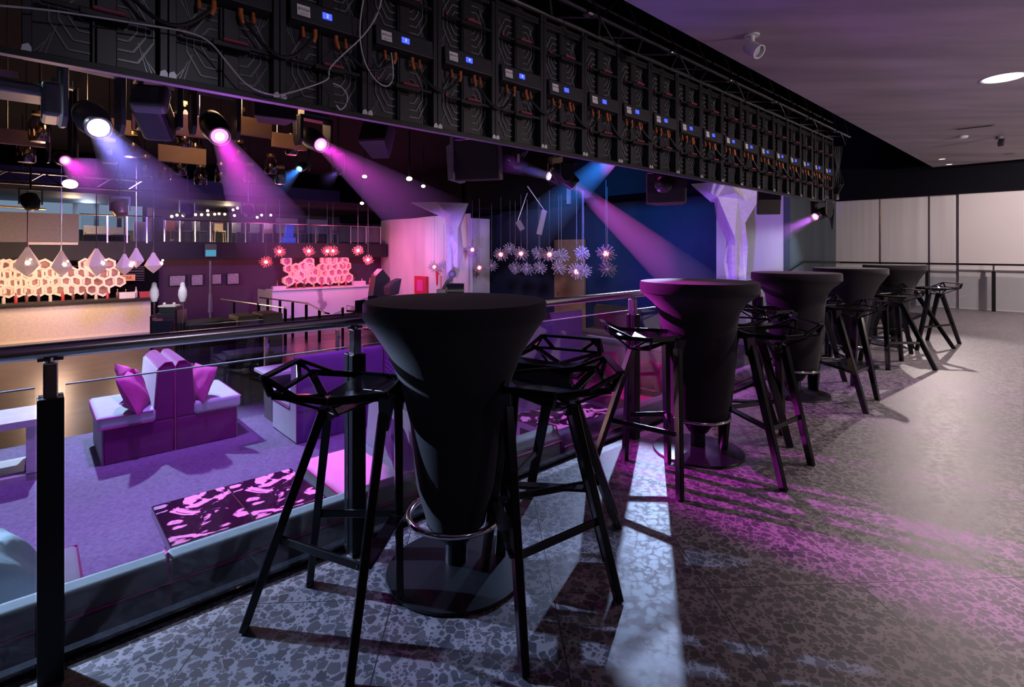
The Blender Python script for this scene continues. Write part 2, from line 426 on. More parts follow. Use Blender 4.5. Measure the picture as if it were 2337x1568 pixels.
M = dict(
    floor=terrazzo(),
    carpet=mat('carpet', (0.25, 0.20, 0.31), 0.95, spec=0.1, noise=(34, 0.22), bump=(160, 0.6)),
    hall_floor=marble('hall_floor', (0.022, 0.020, 0.024), (0.075, 0.05, 0.05), 1.2, 0.45, 0.62, 0.3, 1.0),
    ceiling=streaky('ceiling_paint', (0.28, 0.245, 0.275), (0.50, 0.43, 0.48), (0.35, 2.2, 1), 0.55, 0.25, -RZ - 0.15),
    black=mat('black_paint', (0.012, 0.012, 0.016), 0.6),
    void=mat('black_masking', (0.006, 0.006, 0.010), 0.85, spec=0.1),
    navy=mat('navy_drape', (0.035, 0.045, 0.085), 0.9, spec=0.1, noise=(2, 0.1)),
    white_wall=streaky('white_panels', (0.62, 0.58, 0.61), (0.80, 0.76, 0.78), (5, 5, 0.25), 0.45, 0.4),
    gloss_wall=mat('white_gloss', (0.74, 0.68, 0.70), 0.16, spec=0.5, noise=(1.5, 0.02), bump=(7, 0.10)),
    plaster=streaky('plaster', (0.62, 0.60, 0.64), (0.76, 0.74, 0.78), (1.5, 1.5, 0.3), 0.6),
    teal=streaky('teal_wall', (0.06, 0.085, 0.11), (0.10, 0.13, 0.16), (3, 3, 0.3), 0.5),
    purple_wall=mat('purple_wall', (0.10, 0.055, 0.10), 0.8),
    cover=mat('stretch_fabric', (0.014, 0.011, 0.016), 0.85, spec=0.12, sheen=0.16, bump=(300, 0.2)),
    stool=mat('black_gloss_metal', (0.004, 0.004, 0.006), 0.20, metal=0.0, spec=0.45),
    base=mat('black_cast_iron', (0.02, 0.02, 0.026), 0.35, metal=0.4),
    chrome=mat('chrome', (0.75, 0.73, 0.74), 0.15, metal=1.0, noise=(3, 0.02)),
    steel=mat('brushed_steel', (0.58, 0.54, 0.54), 0.24, metal=1.0, noise=(3, 0.05)),
    post=mat('black_post', (0.005, 0.005, 0.007), 0.42, spec=0.35),
    glass=glass('rail_glass', (0.90, 0.92, 0.93), 0.035, 0.01, 0.5),
    edge=mat('glass_edge', (0.62, 0.66, 0.85), 0.25, spec=0.8),
    clear=glass('clear_acrylic', (0.86, 0.9, 0.92), 0.12, 0.03, 0.9),
    jar=glass('jar_glass', (0.75, 0.65, 0.55), 0.14, 0.05, 0.9),
    velvet=mat('grey_velvet', (0.33, 0.37, 0.40), 0.85, spec=0.15, sheen=0.5, noise=(6, 0.08)),
    velvet_pale=mat('pale_velvet', (0.62, 0.66, 0.74), 0.85, spec=0.15, sheen=0.4, noise=(6, 0.06)),
    plum=mat('magenta_lit_velvet', (0.24, 0.02, 0.19), 0.85, spec=0.15, sheen=0.5, noise=(6, 0.08)),  # magenta rig light put into the colour of the sofa sides
    violet=mat('violet_velvet', (0.20, 0.06, 0.34), 0.85, spec=0.15, sheen=0.5, noise=(6, 0.08)),
    quilt=quilted('quilted_velvet', (0.22, 0.10, 0.42)),
    piping=mat('magenta_piping', (0.55, 0.05, 0.30), 0.6),
    pillow=mat('magenta_linen', (0.62, 0.09, 0.36), 0.9, spec=0.1, noise=(9, 0.12), bump=(14, 0.5)),
    pillow_violet=mat('violet_linen', (0.34, 0.10, 0.50), 0.9, spec=0.1, noise=(9, 0.12), bump=(14, 0.5)),
    pillow_teal=mat('teal_linen', (0.36, 0.46, 0.50), 0.9, spec=0.1, noise=(9, 0.10), bump=(14, 0.4)),
    marble=marble('black_marble', (0.03, 0.015, 0.035), (0.90, 0.82, 0.90), 5.0, 0.515, 0.545, 0.15, 1.3),
    marble_white=marble('white_marble', (0.82, 0.80, 0.82), (0.40, 0.36, 0.42), 0.9, 0.60, 0.64, 0.2, 1.5),
    white=mat('white_lacquer', (0.80, 0.78, 0.80), 0.35),
    cream=mat('cream_panel', (0.78, 0.70, 0.62), 0.5),
    grey=mat('grey_panel', (0.20, 0.18, 0.18), 0.6),
    wood=mat('wood_slat', (0.36, 0.21, 0.11), 0.5, noise=(6, 0.15)),
    led=mat('led_cabinet', (0.017, 0.017, 0.021), 0.36, spec=0.4, noise=(6, 0.08)),
    led_box=mat('power_box_paint', (0.026, 0.026, 0.032), 0.5, spec=0.35),
    rib=mat('embossed_rib', (0.15, 0.15, 0.17), 0.2, spec=0.9),  # paler than the cabinet, reflections on the ribs put into the colour
    red=mat('red_grip', (0.24, 0.025, 0.05), 0.5),
    orange=mat('orange_plug', (0.50, 0.12, 0.03), 0.4),
    cable=mat('black_cable', (0.012, 0.012, 0.014), 0.5),
    cable_white=mat('white_cable', (0.60, 0.55, 0.58), 0.5),
    sticker=mat('white_sticker', (0.85, 0.80, 0.84), 0.6),
    ink=mat('black_ink', (0.02, 0.02, 0.02), 0.6),
    display=glow('blue_display', (0.05, 0.08, 1.0), 2.0),
    display_text=glow('display_digit', (0.8, 0.86, 1.0), 1.6),
    fixture=mat('fixture_black', (0.03, 0.03, 0.036), 0.32, spec=0.6),
    fixture_grey=mat('fixture_grey', (0.20, 0.21, 0.24), 0.35, spec=0.6),
    speaker=mat('speaker_cabinet', (0.11, 0.085, 0.08), 0.55),
    grille=mat('speaker_grille', (0.02, 0.018, 0.02), 0.55),
    lens_core=glow('lens_core', (1.0, 0.80, 0.96), 6),
    lens_violet=glow('lens_violet', (0.70, 0.50, 1.0), 3.5),
    lens_mag=glow('lens_magenta', (1.0, 0.18, 0.70), 3.2),
    lens_blue=glow('lens_blue', (0.12, 0.4, 1.0), 3),
    lamp_white=glow('ceiling_diffuser', (1.0, 0.93, 0.88), 6),
    lamp_warm=glow('warm_lamp', (1.0, 0.78, 0.50), 9),
    dot=glow('warm_dot', (1.0, 0.82, 0.55), 4),
    honey=mat('honeycomb_cell', (0.85, 0.70, 0.58), 0.5, emit=(1.0, 0.62, 0.42), estr=0.42),  # white cells, warm hidden light put into colour and glow
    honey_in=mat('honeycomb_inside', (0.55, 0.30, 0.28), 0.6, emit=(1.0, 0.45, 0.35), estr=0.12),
    honey_pink=mat('pink_cell', (0.85, 0.45, 0.45), 0.5, emit=(1.0, 0.20, 0.24), estr=0.75),  # pink hidden light put into the cell colour and glow
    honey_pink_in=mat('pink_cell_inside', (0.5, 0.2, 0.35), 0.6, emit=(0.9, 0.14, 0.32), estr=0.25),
    shade=mat('woven_shade', (0.72, 0.58, 0.52), 0.7, emit=(1.0, 0.55, 0.5), estr=0.30, noise=(50, 0.25)),
    bulb_pink=glow('bulb_pink', (1.0, 0.40, 0.50), 9),
    bulb_red=glow('bulb_red', (1.0, 0.22, 0.22), 6),
    bulb_dim=glow('bulb_dim', (0.55, 0.30, 0.55), 0.8),
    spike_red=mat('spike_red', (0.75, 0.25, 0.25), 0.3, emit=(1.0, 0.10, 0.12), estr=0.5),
    spike=mat('spike_silver', (0.62, 0.56, 0.70), 0.25),
    facet=mat('white_facet', (0.78, 0.74, 0.82), 0.45),
    blue_chair=mat('blue_plastic', (0.03, 0.10, 0.6), 0.4, emit=(0.03, 0.12, 1.0), estr=0.35),  # plastic given a blue glow of its own
    gold=mat('gold', (0.75, 0.55, 0.25), 0.3, metal=0.8),
    red_box=mat('fire_red', (0.55, 0.02, 0.06), 0.4),
    orange_sign=mat('orange_sign', (0.75, 0.25, 0.12), 0.5, emit=(1.0, 0.35, 0.2), estr=0.3),
    exit_sign=glow('cyan_sign', (0.12, 0.45, 0.7), 0.7),
    window=glow('lit_room', (0.30, 0.42, 0.62), 0.55),
    room_warm=mat('warm_room', (0.70, 0.52, 0.38), 0.7),
    picture=mat('silver_print', (0.42, 0.40, 0.48), 0.5, noise=(22, 0.4)),
    feather=mat('white_feather', (0.85, 0.80, 0.84), 0.8),
    screen=mat('dark_screen', (0.015, 0.015, 0.03), 0.15),
    bottle=mat('bottle_glass', (0.16, 0.07, 0.06), 0.15, spec=0.7),
    bottle_red=mat('bottle_red', (0.5, 0.06, 0.08), 0.2),
    grid=mat('silver_grille', (0.5, 0.5, 0.55), 0.4, metal=0.5),
    green=mat('dark_green', (0.02, 0.04, 0.03), 0.5),
)


# ------------------------------------------------------------------ mesh building
class MB:
    def __init__(s):
        s.v, s.f = [], []

    def add(s, vs_, fs):
        o = len(s.v)
        s.v += [tuple(x) for x in vs_]
        s.f += [tuple(i + o for i in q) for q in fs]
        return s

    def box(s, c, d, rz=0.0, rot=None):
        c = Vector(c)
        R = rot if rot is not None else Matrix.Rotation(rz, 3, 'Z')
        vs_ = [c + R @ Vector((sx * d[0] / 2, sy * d[1] / 2, sz * d[2] / 2)) for sx in (-1, 1) for sy in (-1, 1) for sz in (-1, 1)]
        return s.add(vs_, [(0, 1, 3, 2), (4, 6, 7, 5), (0, 4, 5, 1), (2, 3, 7, 6), (0, 2, 6, 4), (1, 5, 7, 3)])

    def lim(s, x0, x1, y0, y1, z0, z1):
        return s.box(((x0 + x1) / 2, (y0 + y1) / 2, (z0 + z1) / 2), (abs(x1 - x0), abs(y1 - y0), abs(z1 - z0)))

    def bar(s, p, q, w, h, w2=None, h2=None, up=None):
        p, q = Vector(p), Vector(q)
        d = (q - p).normalized()
        up = Vector(up) if up is not None else (Z if abs(d.z) < 0.95 else Vector((0, 1, 0)))
        a = d.cross(up).normalized()
        b = a.cross(d).normalized()
        w2 = w if w2 is None else w2
        h2 = h if h2 is None else h2
        vs_ = [p + a * sx * w / 2 + b * sy * h / 2 for sx, sy in ((-1, -1), (1, -1), (1, 1), (-1, 1))]
        vs_ += [q + a * sx * w2 / 2 + b * sy * h2 / 2 for sx, sy in ((-1, -1), (1, -1), (1, 1), (-1, 1))]
        return s.add(vs_, [(3, 2, 1, 0), (4, 5, 6, 7), (0, 1, 5, 4), (1, 2, 6, 5), (2, 3, 7, 6), (3, 0, 4, 7)])

    def cyl(s, p, q, r0, r1=None, seg=12, cap=True):
        p, q = Vector(p), Vector(q)
        r1 = r0 if r1 is None else r1
        d = (q - p).normalized()
        t = Vector((1, 0, 0)) if abs(d.x) < 0.8 else Vector((0, 1, 0))
        a = d.cross(t).normalized()
        b = d.cross(a)
        vs_ = []
        for c, r in ((p, r0), (q, r1)):
            vs_ += [c + (a * math.cos(2 * math.pi * i / seg) + b * math.sin(2 * math.pi * i / seg)) * r for i in range(seg)]
        fs = [(i, (i + 1) % seg, seg + (i + 1) % seg, seg + i) for i in range(seg)]
        if cap:
            fs += [tuple(reversed(range(seg))), tuple(range(seg, 2 * seg))]
        return s.add(vs_, fs)

    def lathe(s, prof, seg=40, c=(0, 0, 0), axis=None):
        c = Vector(c)
        R = Matrix.Identity(3) if axis is None else Vector(axis).to_track_quat('Z', 'Y').to_matrix()
        vs_, fs = [], []
        for r, z in prof:
            for i in range(seg):
                t = 2 * math.pi * i / seg
                vs_.append(c + R @ Vector((r * math.cos(t), r * math.sin(t), z)))
        for k in range(len(prof) - 1):
            for i in range(seg):
                j = (i + 1) % seg
                fs.append((k * seg + i, k * seg + j, (k + 1) * seg + j, (k + 1) * seg + i))
        if prof[0][0] > 1e-4:
            fs.append(tuple(reversed(range(seg))))
        if prof[-1][0] > 1e-4:
            fs.append(tuple(range((len(prof) - 1) * seg, len(prof) * seg)))
        return s.add(vs_, fs)

    def tube(s, pts, r, seg=8, closed=False):
        pts = [Vector(p) for p in pts]
        n = len(pts)
        vs_, fs = [], []
        for k, p in enumerate(pts):
            if closed:
                d = (pts[(k + 1) % n] - pts[k - 1]).normalized()
            else:
                d = (pts[min(k + 1, n - 1)] - pts[max(k - 1, 0)]).normalized()
            t = Z if abs(d.z) < 0.95 else Vector((1, 0, 0))
            a = d.cross(t).normalized()
            b = a.cross(d)
            vs_ += [p + (a * math.cos(2 * math.pi * i / seg) + b * math.sin(2 * math.pi * i / seg)) * r for i in range(seg)]
        m = n if closed else n - 1
        for k in range(m):
            k2 = (k + 1) % n
            fs += [(k * seg + i, k * seg + (i + 1) % seg, k2 * seg + (i + 1) % seg, k2 * seg + i) for i in range(seg)]
        if not closed:
            fs += [tuple(reversed(range(seg))), tuple(range((n - 1) * seg, n * seg))]
        return s.add(vs_, fs)

    def prism(s, poly, off):                     # planar polygon pushed along a vector
        off = Vector(off)
        a = [Vector(p) for p in poly]
        n = len(a)
        fs = [tuple(reversed(range(n))), tuple(range(n, 2 * n))] + [(i, (i + 1) % n, n + (i + 1) % n, n + i) for i in range(n)]
        return s.add(a + [p + off for p in a], fs)

    def plate(s, pts, t=0.008):                  # thin sheet through three or four points
        a = [Vector(p) for p in pts]
        nrm = (a[1] - a[0]).cross(a[2] - a[0]).normalized()
        return s.prism([p - nrm * t / 2 for p in a], nrm * t)

    def ball(s, c, r, seg=12, rings=8, sq=(1, 1, 1)):
        c = Vector(c)
        vs_, fs = [], []
        for k in range(rings + 1):
            ph = math.pi * k / rings
            for i in range(seg):
                t = 2 * math.pi * i / seg
                vs_.append(c + Vector((r * sq[0] * math.sin(ph) * math.cos(t), r * sq[1] * math.sin(ph) * math.sin(t), -r * sq[2] * math.cos(ph))))
        for k in range(rings):
            for i in range(seg):
                j = (i + 1) % seg
                fs.append((k * seg + i, k * seg + j, (k + 1) * seg + j, (k + 1) * seg + i))
        return s.add(vs_, fs)


def obj(name, mb, material, parent=None, smooth=False, bevel=0.0, seg=2, label=None):
    me = bpy.data.meshes.new(name)
    me.from_pydata(mb.v, [], mb.f)
    me.update()
    me.materials.append(M[material] if isinstance(material, str) else material)
    o = bpy.data.objects.new(name, me)
    COL.objects.link(o)
    if parent is not None:
        o.parent = parent
    if smooth:
        me.shade_smooth()
        try:
            me.set_sharp_from_angle(angle=math.radians(40))
        except Exception:
            pass
    if bevel:
        b = o.modifiers.new('bevel', 'BEVEL')
        b.width = bevel
        b.segments = seg
        b.limit_method = 'ANGLE'
    if label:
        o['label'] = label
    return o


def tag(o, label, cat=None, group=None, kind=None):
    if label:
        o['label'] = label
    if cat:
        o['category'] = cat
    if group:
        o['group'] = group
    if kind:
        o['kind'] = kind
    return o


def thing(name, label, cat, loc=(0, 0, 0), rz=0.0, group=None):
    o = bpy.data.objects.new(name, None)
    COL.objects.link(o)
    o.empty_display_size = 0.1
    o.location = loc
    o.rotation_euler = (0, 0, rz)
    return tag(o, label, cat, group)


def copy_tree(o, parent=None):
    c = o.copy()
    COL.objects.link(c)
    if parent is not None:
        c.parent = parent
    for ch in list(o.children):
        copy_tree(ch, c)
    return c


def structure(name, mb, material, label=None, **k):
    o = obj(name, mb, material, **k)
    o['kind'] = 'structure'
    if label:
        o['label'] = label
        o['category'] = 'structure'
    return o


ORD = ['first', 'second', 'third', 'fourth', 'fifth', 'sixth', 'seventh', 'eighth', 'ninth', 'tenth', 'eleventh', 'twelfth',
       'thirteenth', 'fourteenth', 'fifteenth', 'sixteenth', 'seventeenth', 'eighteenth', 'nineteenth', 'twentieth']


def nth(i, n, ref, rev=False):
    k = n - 1 - i if rev else i
    return ('last' if k == n - 1 else ORD[k]) + ' from ' + ref


def slab(u0, u1, n0, n1, z0, z1):               # box aligned with the room
    mb = MB()
    c = uv((u0 + u1) / 2, (n0 + n1) / 2, (z0 + z1) / 2)
    return mb.box(c, (abs(u1 - u0), abs(n1 - n0), abs(z1 - z0)), RZ)


UF = 15.3                                        # far wall of the balcony
# ------------------------------------------------------------------ room shell
structure('floor', slab(-7, UF, -9, NR + 0.05, -0.25, 0), 'floor', 'terrazzo balcony floor of large dark pebbled tiles')
structure('floor', slab(13.6, UF, NR + 0.05, 4.36, -0.25, 0), 'floor', 'terrazzo landing at the far end of the balcony')
structure('trim_1', slab(-7, 13.6, NR + 0.05, NR + 0.085, -0.9, 0.03), 'void', 'dark metal edge trim along the balcony floor')
structure('floor', slab(-9, 13.6, NR + 0.085, 8.1, ZL - 0.3, ZL), 'carpet', 'grey carpeted lounge platform below the balcony')
structure('floor', slab(-12, 13.6, 8.1, 27, ZH - 0.2, ZH), 'hall_floor', 'dark hall floor around the bars')
structure('ceiling', slab(-7, 14.45, -9, 2.25, CZ, CZ + 0.12), 'ceiling', 'streaky mauve grey painted balcony ceiling')
structure('ceiling', slab(-12, 17, -9, 28, 4.3, 4.4), 'void', 'black upper ceiling above the hall')
structure('wall_far', slab(UF, UF + 0.2, -9, 4.5, -0.25, 2.55), 'white_wall', 'white panelled wall at the far end of the balcony')
structure('wall_far', slab(UF - 0.12, UF + 0.2, -9, 4.6, 2.55, 4.3), 'void', 'black band above the white far wall')
for i, n_ in enumerate((1.55, 2.45, 3.4)):
    structure('trim_%d' % (2 + i), slab(UF - 0.012, UF, n_ - 0.012, n_ + 0.012, 0, 2.55), 'steel', 'thin metal joint strip in the white far wall')
p0, p1 = un(onu(2189, 500, UF)), un(onu(2600, 500, UF))
structure('wall_far', slab(UF - 0.05, UF, p1[1], p0[1], 0.0, 2.6), 'gloss_wall', 'glossy white panel standing proud of the far wall')
structure('wall_right', slab(-7, UF, -9.2, -9, -0.2, 4.3), 'plaster', 'plain wall behind the balcony')
structure('wall_back', slab(-7.2, -7, -9, NR, -0.2, 4.3), 'black', 'dark wall behind the camera')
structure('wall_left', slab(12.2, UF, 4.36, 4.5, ZH, 3.6), 'teal', 'dark teal wall beside the stair down to the hall')
structure('wall_front', slab(12.2, 12.35, 4.5, 6.03, ZH, 2.7), 'plaster', 'white wall panel right of the stage')
structure('wall_front', slab(12.35, 13.2, 5.9, 6.03, ZH, 2.7), 'plaster')
structure('wall_front', slab(13.2, 13.35, 5.0, 15.8, ZH, 4.3), 'navy', 'dark navy stage backdrop')
mb = MB()
prev = None
ring = []
for k in range(13):                              # slightly billowing white wall left of the stage
    n_ = 15.0 + (21.5 - 15.0) * k / 12
    ring.append((11.6 + 0.10 * math.sin(k * 1.1), n_))
for (a, b_) in zip(ring, ring[1:]):
    q = [uv(a[0], a[1], ZH), uv(b_[0], b_[1], ZH), uv(b_[0], b_[1], 2.62), uv(a[0], a[1], 2.62)]
    mb.prism(q, U * 0.12)
structure('wall_front', mb, 'plaster', 'tall curved white wall left of the stage')
structure('wall_front', slab(11.7, 12.5, 14.88, 15.0, ZH, 2.45), 'plaster')
structure('wall_back', slab(-12, 13.4, 21.5, 21.7, ZH, 1.0), 'purple_wall', 'dark purple back wall of the hall behind the bars')
structure('wall_left', slab(-12.2, -12, 2, 27, ZH, 4.3), 'void')
structure('wall_back', slab(-12, 13.4, 25.6, 25.8, 1.5, 4.3), 'grey', 'grey back wall of the upper gallery')
structure('floor', slab(-12, 11.4, 20.5, 25.6, 1.0, 1.58), 'black', 'black fascia and floor of the upper gallery')
structure('ceiling', slab(-12, 11.4, 19.9, 25.6, 2.98, 3.2), 'black', 'black soffit over the upper gallery')
structure('wall_front', slab(11.4, 13.4, 4.4, 15.0, 2.75, 4.3), 'void')
structure('wall_front', slab(11.3, 13.4, 15.0, 25, 2.66, 4.3), 'void')


# ------------------------------------------------------------------ balcony railing
def railing_post(loc, label, rz=RZ, z0=0.0):
    t = thing('railing_post', label, 'post', loc, rz, 'railing posts of the balcony')
    obj('post_body', MB().box((0, 0.022, 0.428 + z0), (0.062, 0.036, 0.856)).box((0, -0.022, 0.428 + z0), (0.062, 0.036, 0.856)), 'post', t, bevel=0.003)
    obj('upright', MB().box((0, 0, 0.90), (0.034, 0.052, 0.12)), 'steel', t, bevel=0.003, label='brushed steel upright')
    obj('saddle', MB().cyl((0, 0, 0.955), (0, 0, 0.975), 0.012).box((0, 0, 0.968), (0.06, 0.02, 0.006)), 'chrome', t)
    return t


P2 = fl(815, 1265)
u2 = un(P2)[0]
post_us = [u2 - 1.0 - 1.03, u2 - 0.985, u2, u2 + 2.05, u2 + 4.1, u2 + 6.15, u2 + 8.2, u2 + 10.25]
post_lab = [None, 'first black railing post from the camera, cut by the frame edge', 'black railing post behind the first stool and the first table',
            'black railing post between the nearest and second tables', 'black railing post just behind the second table',
            'black railing post behind the third table', 'black railing post behind the fourth table', 'black railing post behind the fifth table']
for u_, lab in zip(post_us, post_lab):
    if lab:
        railing_post(uv(u_, NR), lab)
tr = thing('handrail', 'round polished steel handrail along the balcony edge', 'handrail', uv(0, NR, 0), RZ)
obj('rail', MB().cyl((-3.0, 0, 0.995), (12.4, 0, 0.995), 0.024, seg=20), 'steel', tr, smooth=True)
glass_lab = ['glass railing panel left of the post nearest the camera', 'glass railing panel between the two nearest posts',
             'glass railing panel behind the first table', 'glass railing panel behind the second table', 'glass railing panel behind the third table',
             'glass railing panel behind the fourth table', 'glass railing panel behind the fifth table']
for k in range(len(post_us) - 1):
    a, b_ = post_us[k] + 0.035, post_us[k + 1] - 0.035
    g = thing('glass_barrier', glass_lab[k], 'glass panel', uv((a + b_) / 2, NR, 0), RZ, 'glass panels of the balcony railing')
    h_ = (b_ - a) / 2
    obj('pane', MB().lim(-h_, h_, -0.005, 0.005, 0.05, 0.885), 'glass', g)
    obj('polished_edge', MB().lim(-h_, h_, -0.0055, 0.0055, 0.8852, 0.889), 'edge', g)
# far railing in front of the white wall
UFR = UF - 0.25
tr = thing('handrail', 'thin dark handrail in front of the white far wall', 'handrail', uv(UFR, 0, 0), RZ + math.pi / 2)
obj('rail', MB().cyl((-6, 0, 0.995), (4.2, 0, 0.995), 0.02, seg=12), 'post', tr, smooth=True)
fp = [un(onu(2420, 600, UFR))[1], un(onu(2268, 600, UFR))[1], un(onu(2116, 600, UFR))[1], un(onu(2010, 600, UFR))[1]]
for n_, lab in zip(fp[1:], ('black railing post before the white wall, right of the last stool', 'black railing post before the white wall, left of the last stool', 'black railing post by the white wall behind the far tables')):
    railing_post(uv(UFR, n_), lab, RZ + math.pi / 2)
for k in range(3):
    a, b_ = fp[k], fp[k + 1]
    g = thing('glass_barrier', ['glass railing panel at the right frame edge before the white wall', 'glass railing panel between the two far posts before the white wall', 'glass railing panel before the white wall behind the tables'][k], 'glass panel', uv(UFR, (a + b_) / 2, 0), RZ + math.pi / 2, 'glass panels before the far wall')
    h_ = (b_ - a) / 2 - 0.04
    obj('pane', MB().lim(-h_, h_, -0.005, 0.005, 0.05, 0.885), 'glass', g)
# stair handrail on the teal wall
tr = thing('stair_handrail', 'thin handrail bending down along the dark teal wall', 'handrail', (0, 0, 0))
a, b_, c_ = onn(1915, 598, 4.25), onn(1836, 597, 4.25), onn(1800, 619, 4.25)
d_ = b_ + (c_ - b_) * 3
obj('rail', MB().tube([a, b_, c_, d_], 0.02, 8), 'post', tr)
for q in (a, c_):
    obj('bracket', MB().cyl(q, q + N * 0.11, 0.012), 'steel', tr)


# ------------------------------------------------------------------ cocktail tables
def cocktail_table(loc, shape, label):
    t = thing('cocktail_table', label, 'table', loc, 0, 'covered cocktail tables along the railing')
    if shape == 'flare':
        prof = [(0.0, 0.2), (0.118, 0.2), (0.124, 0.23), (0.160, 0.363), (0.184, 0.613), (0.223, 0.773), (0.276, 0.90), (0.33, 0.985), (0.356, 1.02), (0.362, 1.03)]
    else:
        prof = [(0.0, 0.21), (0.165, 0.21), (0.18, 0.24), (0.215, 0.50), (0.235, 0.80), (0.25, 0.90), (0.285, 0.96), (0.335, 1.0), (0.352, 1.022), (0.36, 1.03)]
    obj('cover', MB().lathe(prof, 64), 'cover', t, smooth=True)
    obj('top', MB().lathe([(0.0, 1.028), (0.362, 1.028), (0.367, 1.034), (0.367, 1.088), (0.361, 1.098), (0.0, 1.1)], 64), 'cover', t, smooth=True)
    obj('column', MB().cyl((0, 0, 0.03), (0, 0, 0.2), 0.045, seg=24).lathe([(0.06, 0.13), (0.085, 0.17), (0.1, 0.205)], 24), 'base', t, smooth=True)
    obj('base', MB().lathe([(0.0, 0.0), (0.275, 0.0), (0.282, 0.006), (0.278, 0.014), (0.2, 0.024), (0.06, 0.04), (0.0, 0.042)], 64), 'base', t, smooth=True)
    r = 0.19
    obj('foot_ring', MB().tube([(r * math.cos(2 * math.pi * i / 40), r * math.sin(2 * math.pi * i / 40), 0.235) for i in range(40)], 0.012, 10, True), 'chrome', t, smooth=True, label='chrome foot ring')
    return t


T1 = fl(1041, 1300)
T = [T1, fl(1593, 1029)]
yk = T1.y * 408
for px, wcor in ((1815, 173.5), (1939, 138.5), (2041, 114)):
    y = yk / wcor
    y *= 0.945                                   # clear of the handrail
    T.append(Vector(((px - CX) / F * y, y, 0)))
labs = ['first tall round table in black stretch cover, flared like a funnel', 'second tall round table in black cover, lit magenta on its left',
        'third tall round table from the front in a black cover', 'fourth tall round table in black cover near the far wall', 'farthest tall round table in black cover before the white wall']
for p, s_, l_ in zip(T, ('flare', 'bell', 'bell', 'flare', 'flare'), labs):
    cocktail_table(p, s_, l_)


# ------------------------------------------------------------------ bar stools
def bar_stool(c, f, feet, label):
    """c seat centre on the floor plane, f forward direction, feet: front near/far, rear near/far as world points"""
    f = Vector((f[0], f[1], 0)).normalized()
    rz = math.atan2(f.y, f.x) - math.pi / 2
    t = thing('bar_stool', label, 'stool', (c[0], c[1], 0), rz, 'black faceted bar stools')
    feet = [Vector((q[0], q[1], 0)) for q in feet]
    feet = [q - N * max(0.0, un(q)[1] - 2.04) for q in feet]      # stay on the balcony side of the glass
    inv = Matrix.Rotation(-rz, 3, 'Z')
    loc = [inv @ (Vector((q[0], q[1], 0)) - Vector((c[0], c[1], 0))) for q in feet]
    loc.sort(key=lambda q: -q.y)
    fr = sorted(loc[:2], key=lambda q: q.x)
    re_ = sorted(loc[2:], key=lambda q: q.x)
    FL, FR = Vector((-.125, .20, .785)), Vector((.125, .20, .785))
    ML, MR = Vector((-.195, .015, .785)), Vector((.195, .015, .785))
    BL, BR = Vector((-.175, -.185, .80)), Vector((.175, -.185, .80))
    TL, TR = Vector((-.15, -.225, .856)), Vector((.15, -.225, .856))
    CL, CR, CF = Vector((-.07, .055, .755)), Vector((.07, .055, .755)), Vector((0, .15, .765))
    A0, A1 = Vector((0, -.07, .752)), Vector((0, -.06, .695))
    s = MB()
    for tri in ((FL, FR, CF), (FL, CF, CL), (FR, CR, CF), (CL, CF, CR), (FL, CL, ML), (FR, MR, CR), (CL, CR, A0), (ML, CL, A0), (MR, A0, CR)):
        s.plate(tri, 0.008)
    WL, WR = Vector((-.12, .02, .715)), Vector((.12, .02, .715))
    for tri in ((FL, WL, A1), (FR, A1, WR)):
        s.plate(tri, 0.006)
    for a, b, h_ in ((FL, ML, .03), (FR, MR, .03), (ML, BL, .024), (MR, BR, .024), (FL, FR, .03)):
        s.bar(a, b, 0.010, h_)
    for a, b, w in ((BL, A0, .032), (BR, A0, .032), (BL, A1, .014), (BR, A1, .014), (ML, WL, .014), (MR, WR, .014), (WL, A1, .02), (WR, A1, .02)):
        s.bar(a, b, w, 0.010)
    s.bar(FL, FL + Vector((0.012, -.012, -.12)), 0.06, 0.05, 0.036, 0.032)
    s.bar(FR, FR + Vector((-.012, -.012, -.12)), 0.06, 0.05, 0.036, 0.032)
    s.prism([A1 + Vector((-.05, -.02, .02)), A1 + Vector((.05, -.02, .02)), A1 + Vector((.035, .0, -.03)), A1 + Vector((-.035, .0, -.03))], (0, .03, 0))
    obj('seat', s, 'stool', t, bevel=0.002, seg=1)
    b = MB()
    for p, q, w in ((TL, TR, .03), (TL, BL, .026), (TR, BR, .026), (TL, Vector((-.07, -.19, .795)), .018), (TR, Vector((.07, -.19, .795)), .018), (BL, BR, .024), (TL, Vector((-.19, -.10, .80)), .02), (TR, Vector((.19, -.10, .80)), .02)):
        b.bar(p, q, w, 0.012)
    b.plate((TL, Vector((-.10, -.222, .854)), BL), 0.006)
    obj('backrest', b, 'stool', t, bevel=0.002, seg=1)
    tops = {0: FL + Vector((0.005, -.015, -.06)), 1: FR + Vector((-.005, -.015, -.06)), 2: A1 + Vector((-.03, 0, .012)), 3: A1 + Vector((.03, 0, .012))}
    ft = [fr[0], fr[1], re_[0], re_[1]]
    for k in range(4):
        L = MB()
        q = Vector((ft[k].x, ft[k].y, 0.0))
        L.bar(tops[k], q + Vector((0, 0, 0.0)), 0.054, 0.032, 0.044, 0.026, up=(ft[k] - tops[k]).cross(Vector((1, 0.3, 0))))
        obj('leg', L, 'stool', t, bevel=0.003, seg=1)
    m_ = [tops[k].lerp(Vector((ft[k].x, ft[k].y, 0)), 0.60) for k in range(4)]
    obj('footrest', MB().bar(m_[0], m_[1], 0.05, 0.012), 'stool', t, bevel=0.002, seg=1)
    obj('stretcher', MB().bar(m_[0], m_[2], 0.012, 0.028), 'stool', t, bevel=0.002, seg=1)
    obj('stretcher', MB().bar(m_[1], m_[3], 0.012, 0.028), 'stool', t, bevel=0.002, seg=1)
    return t


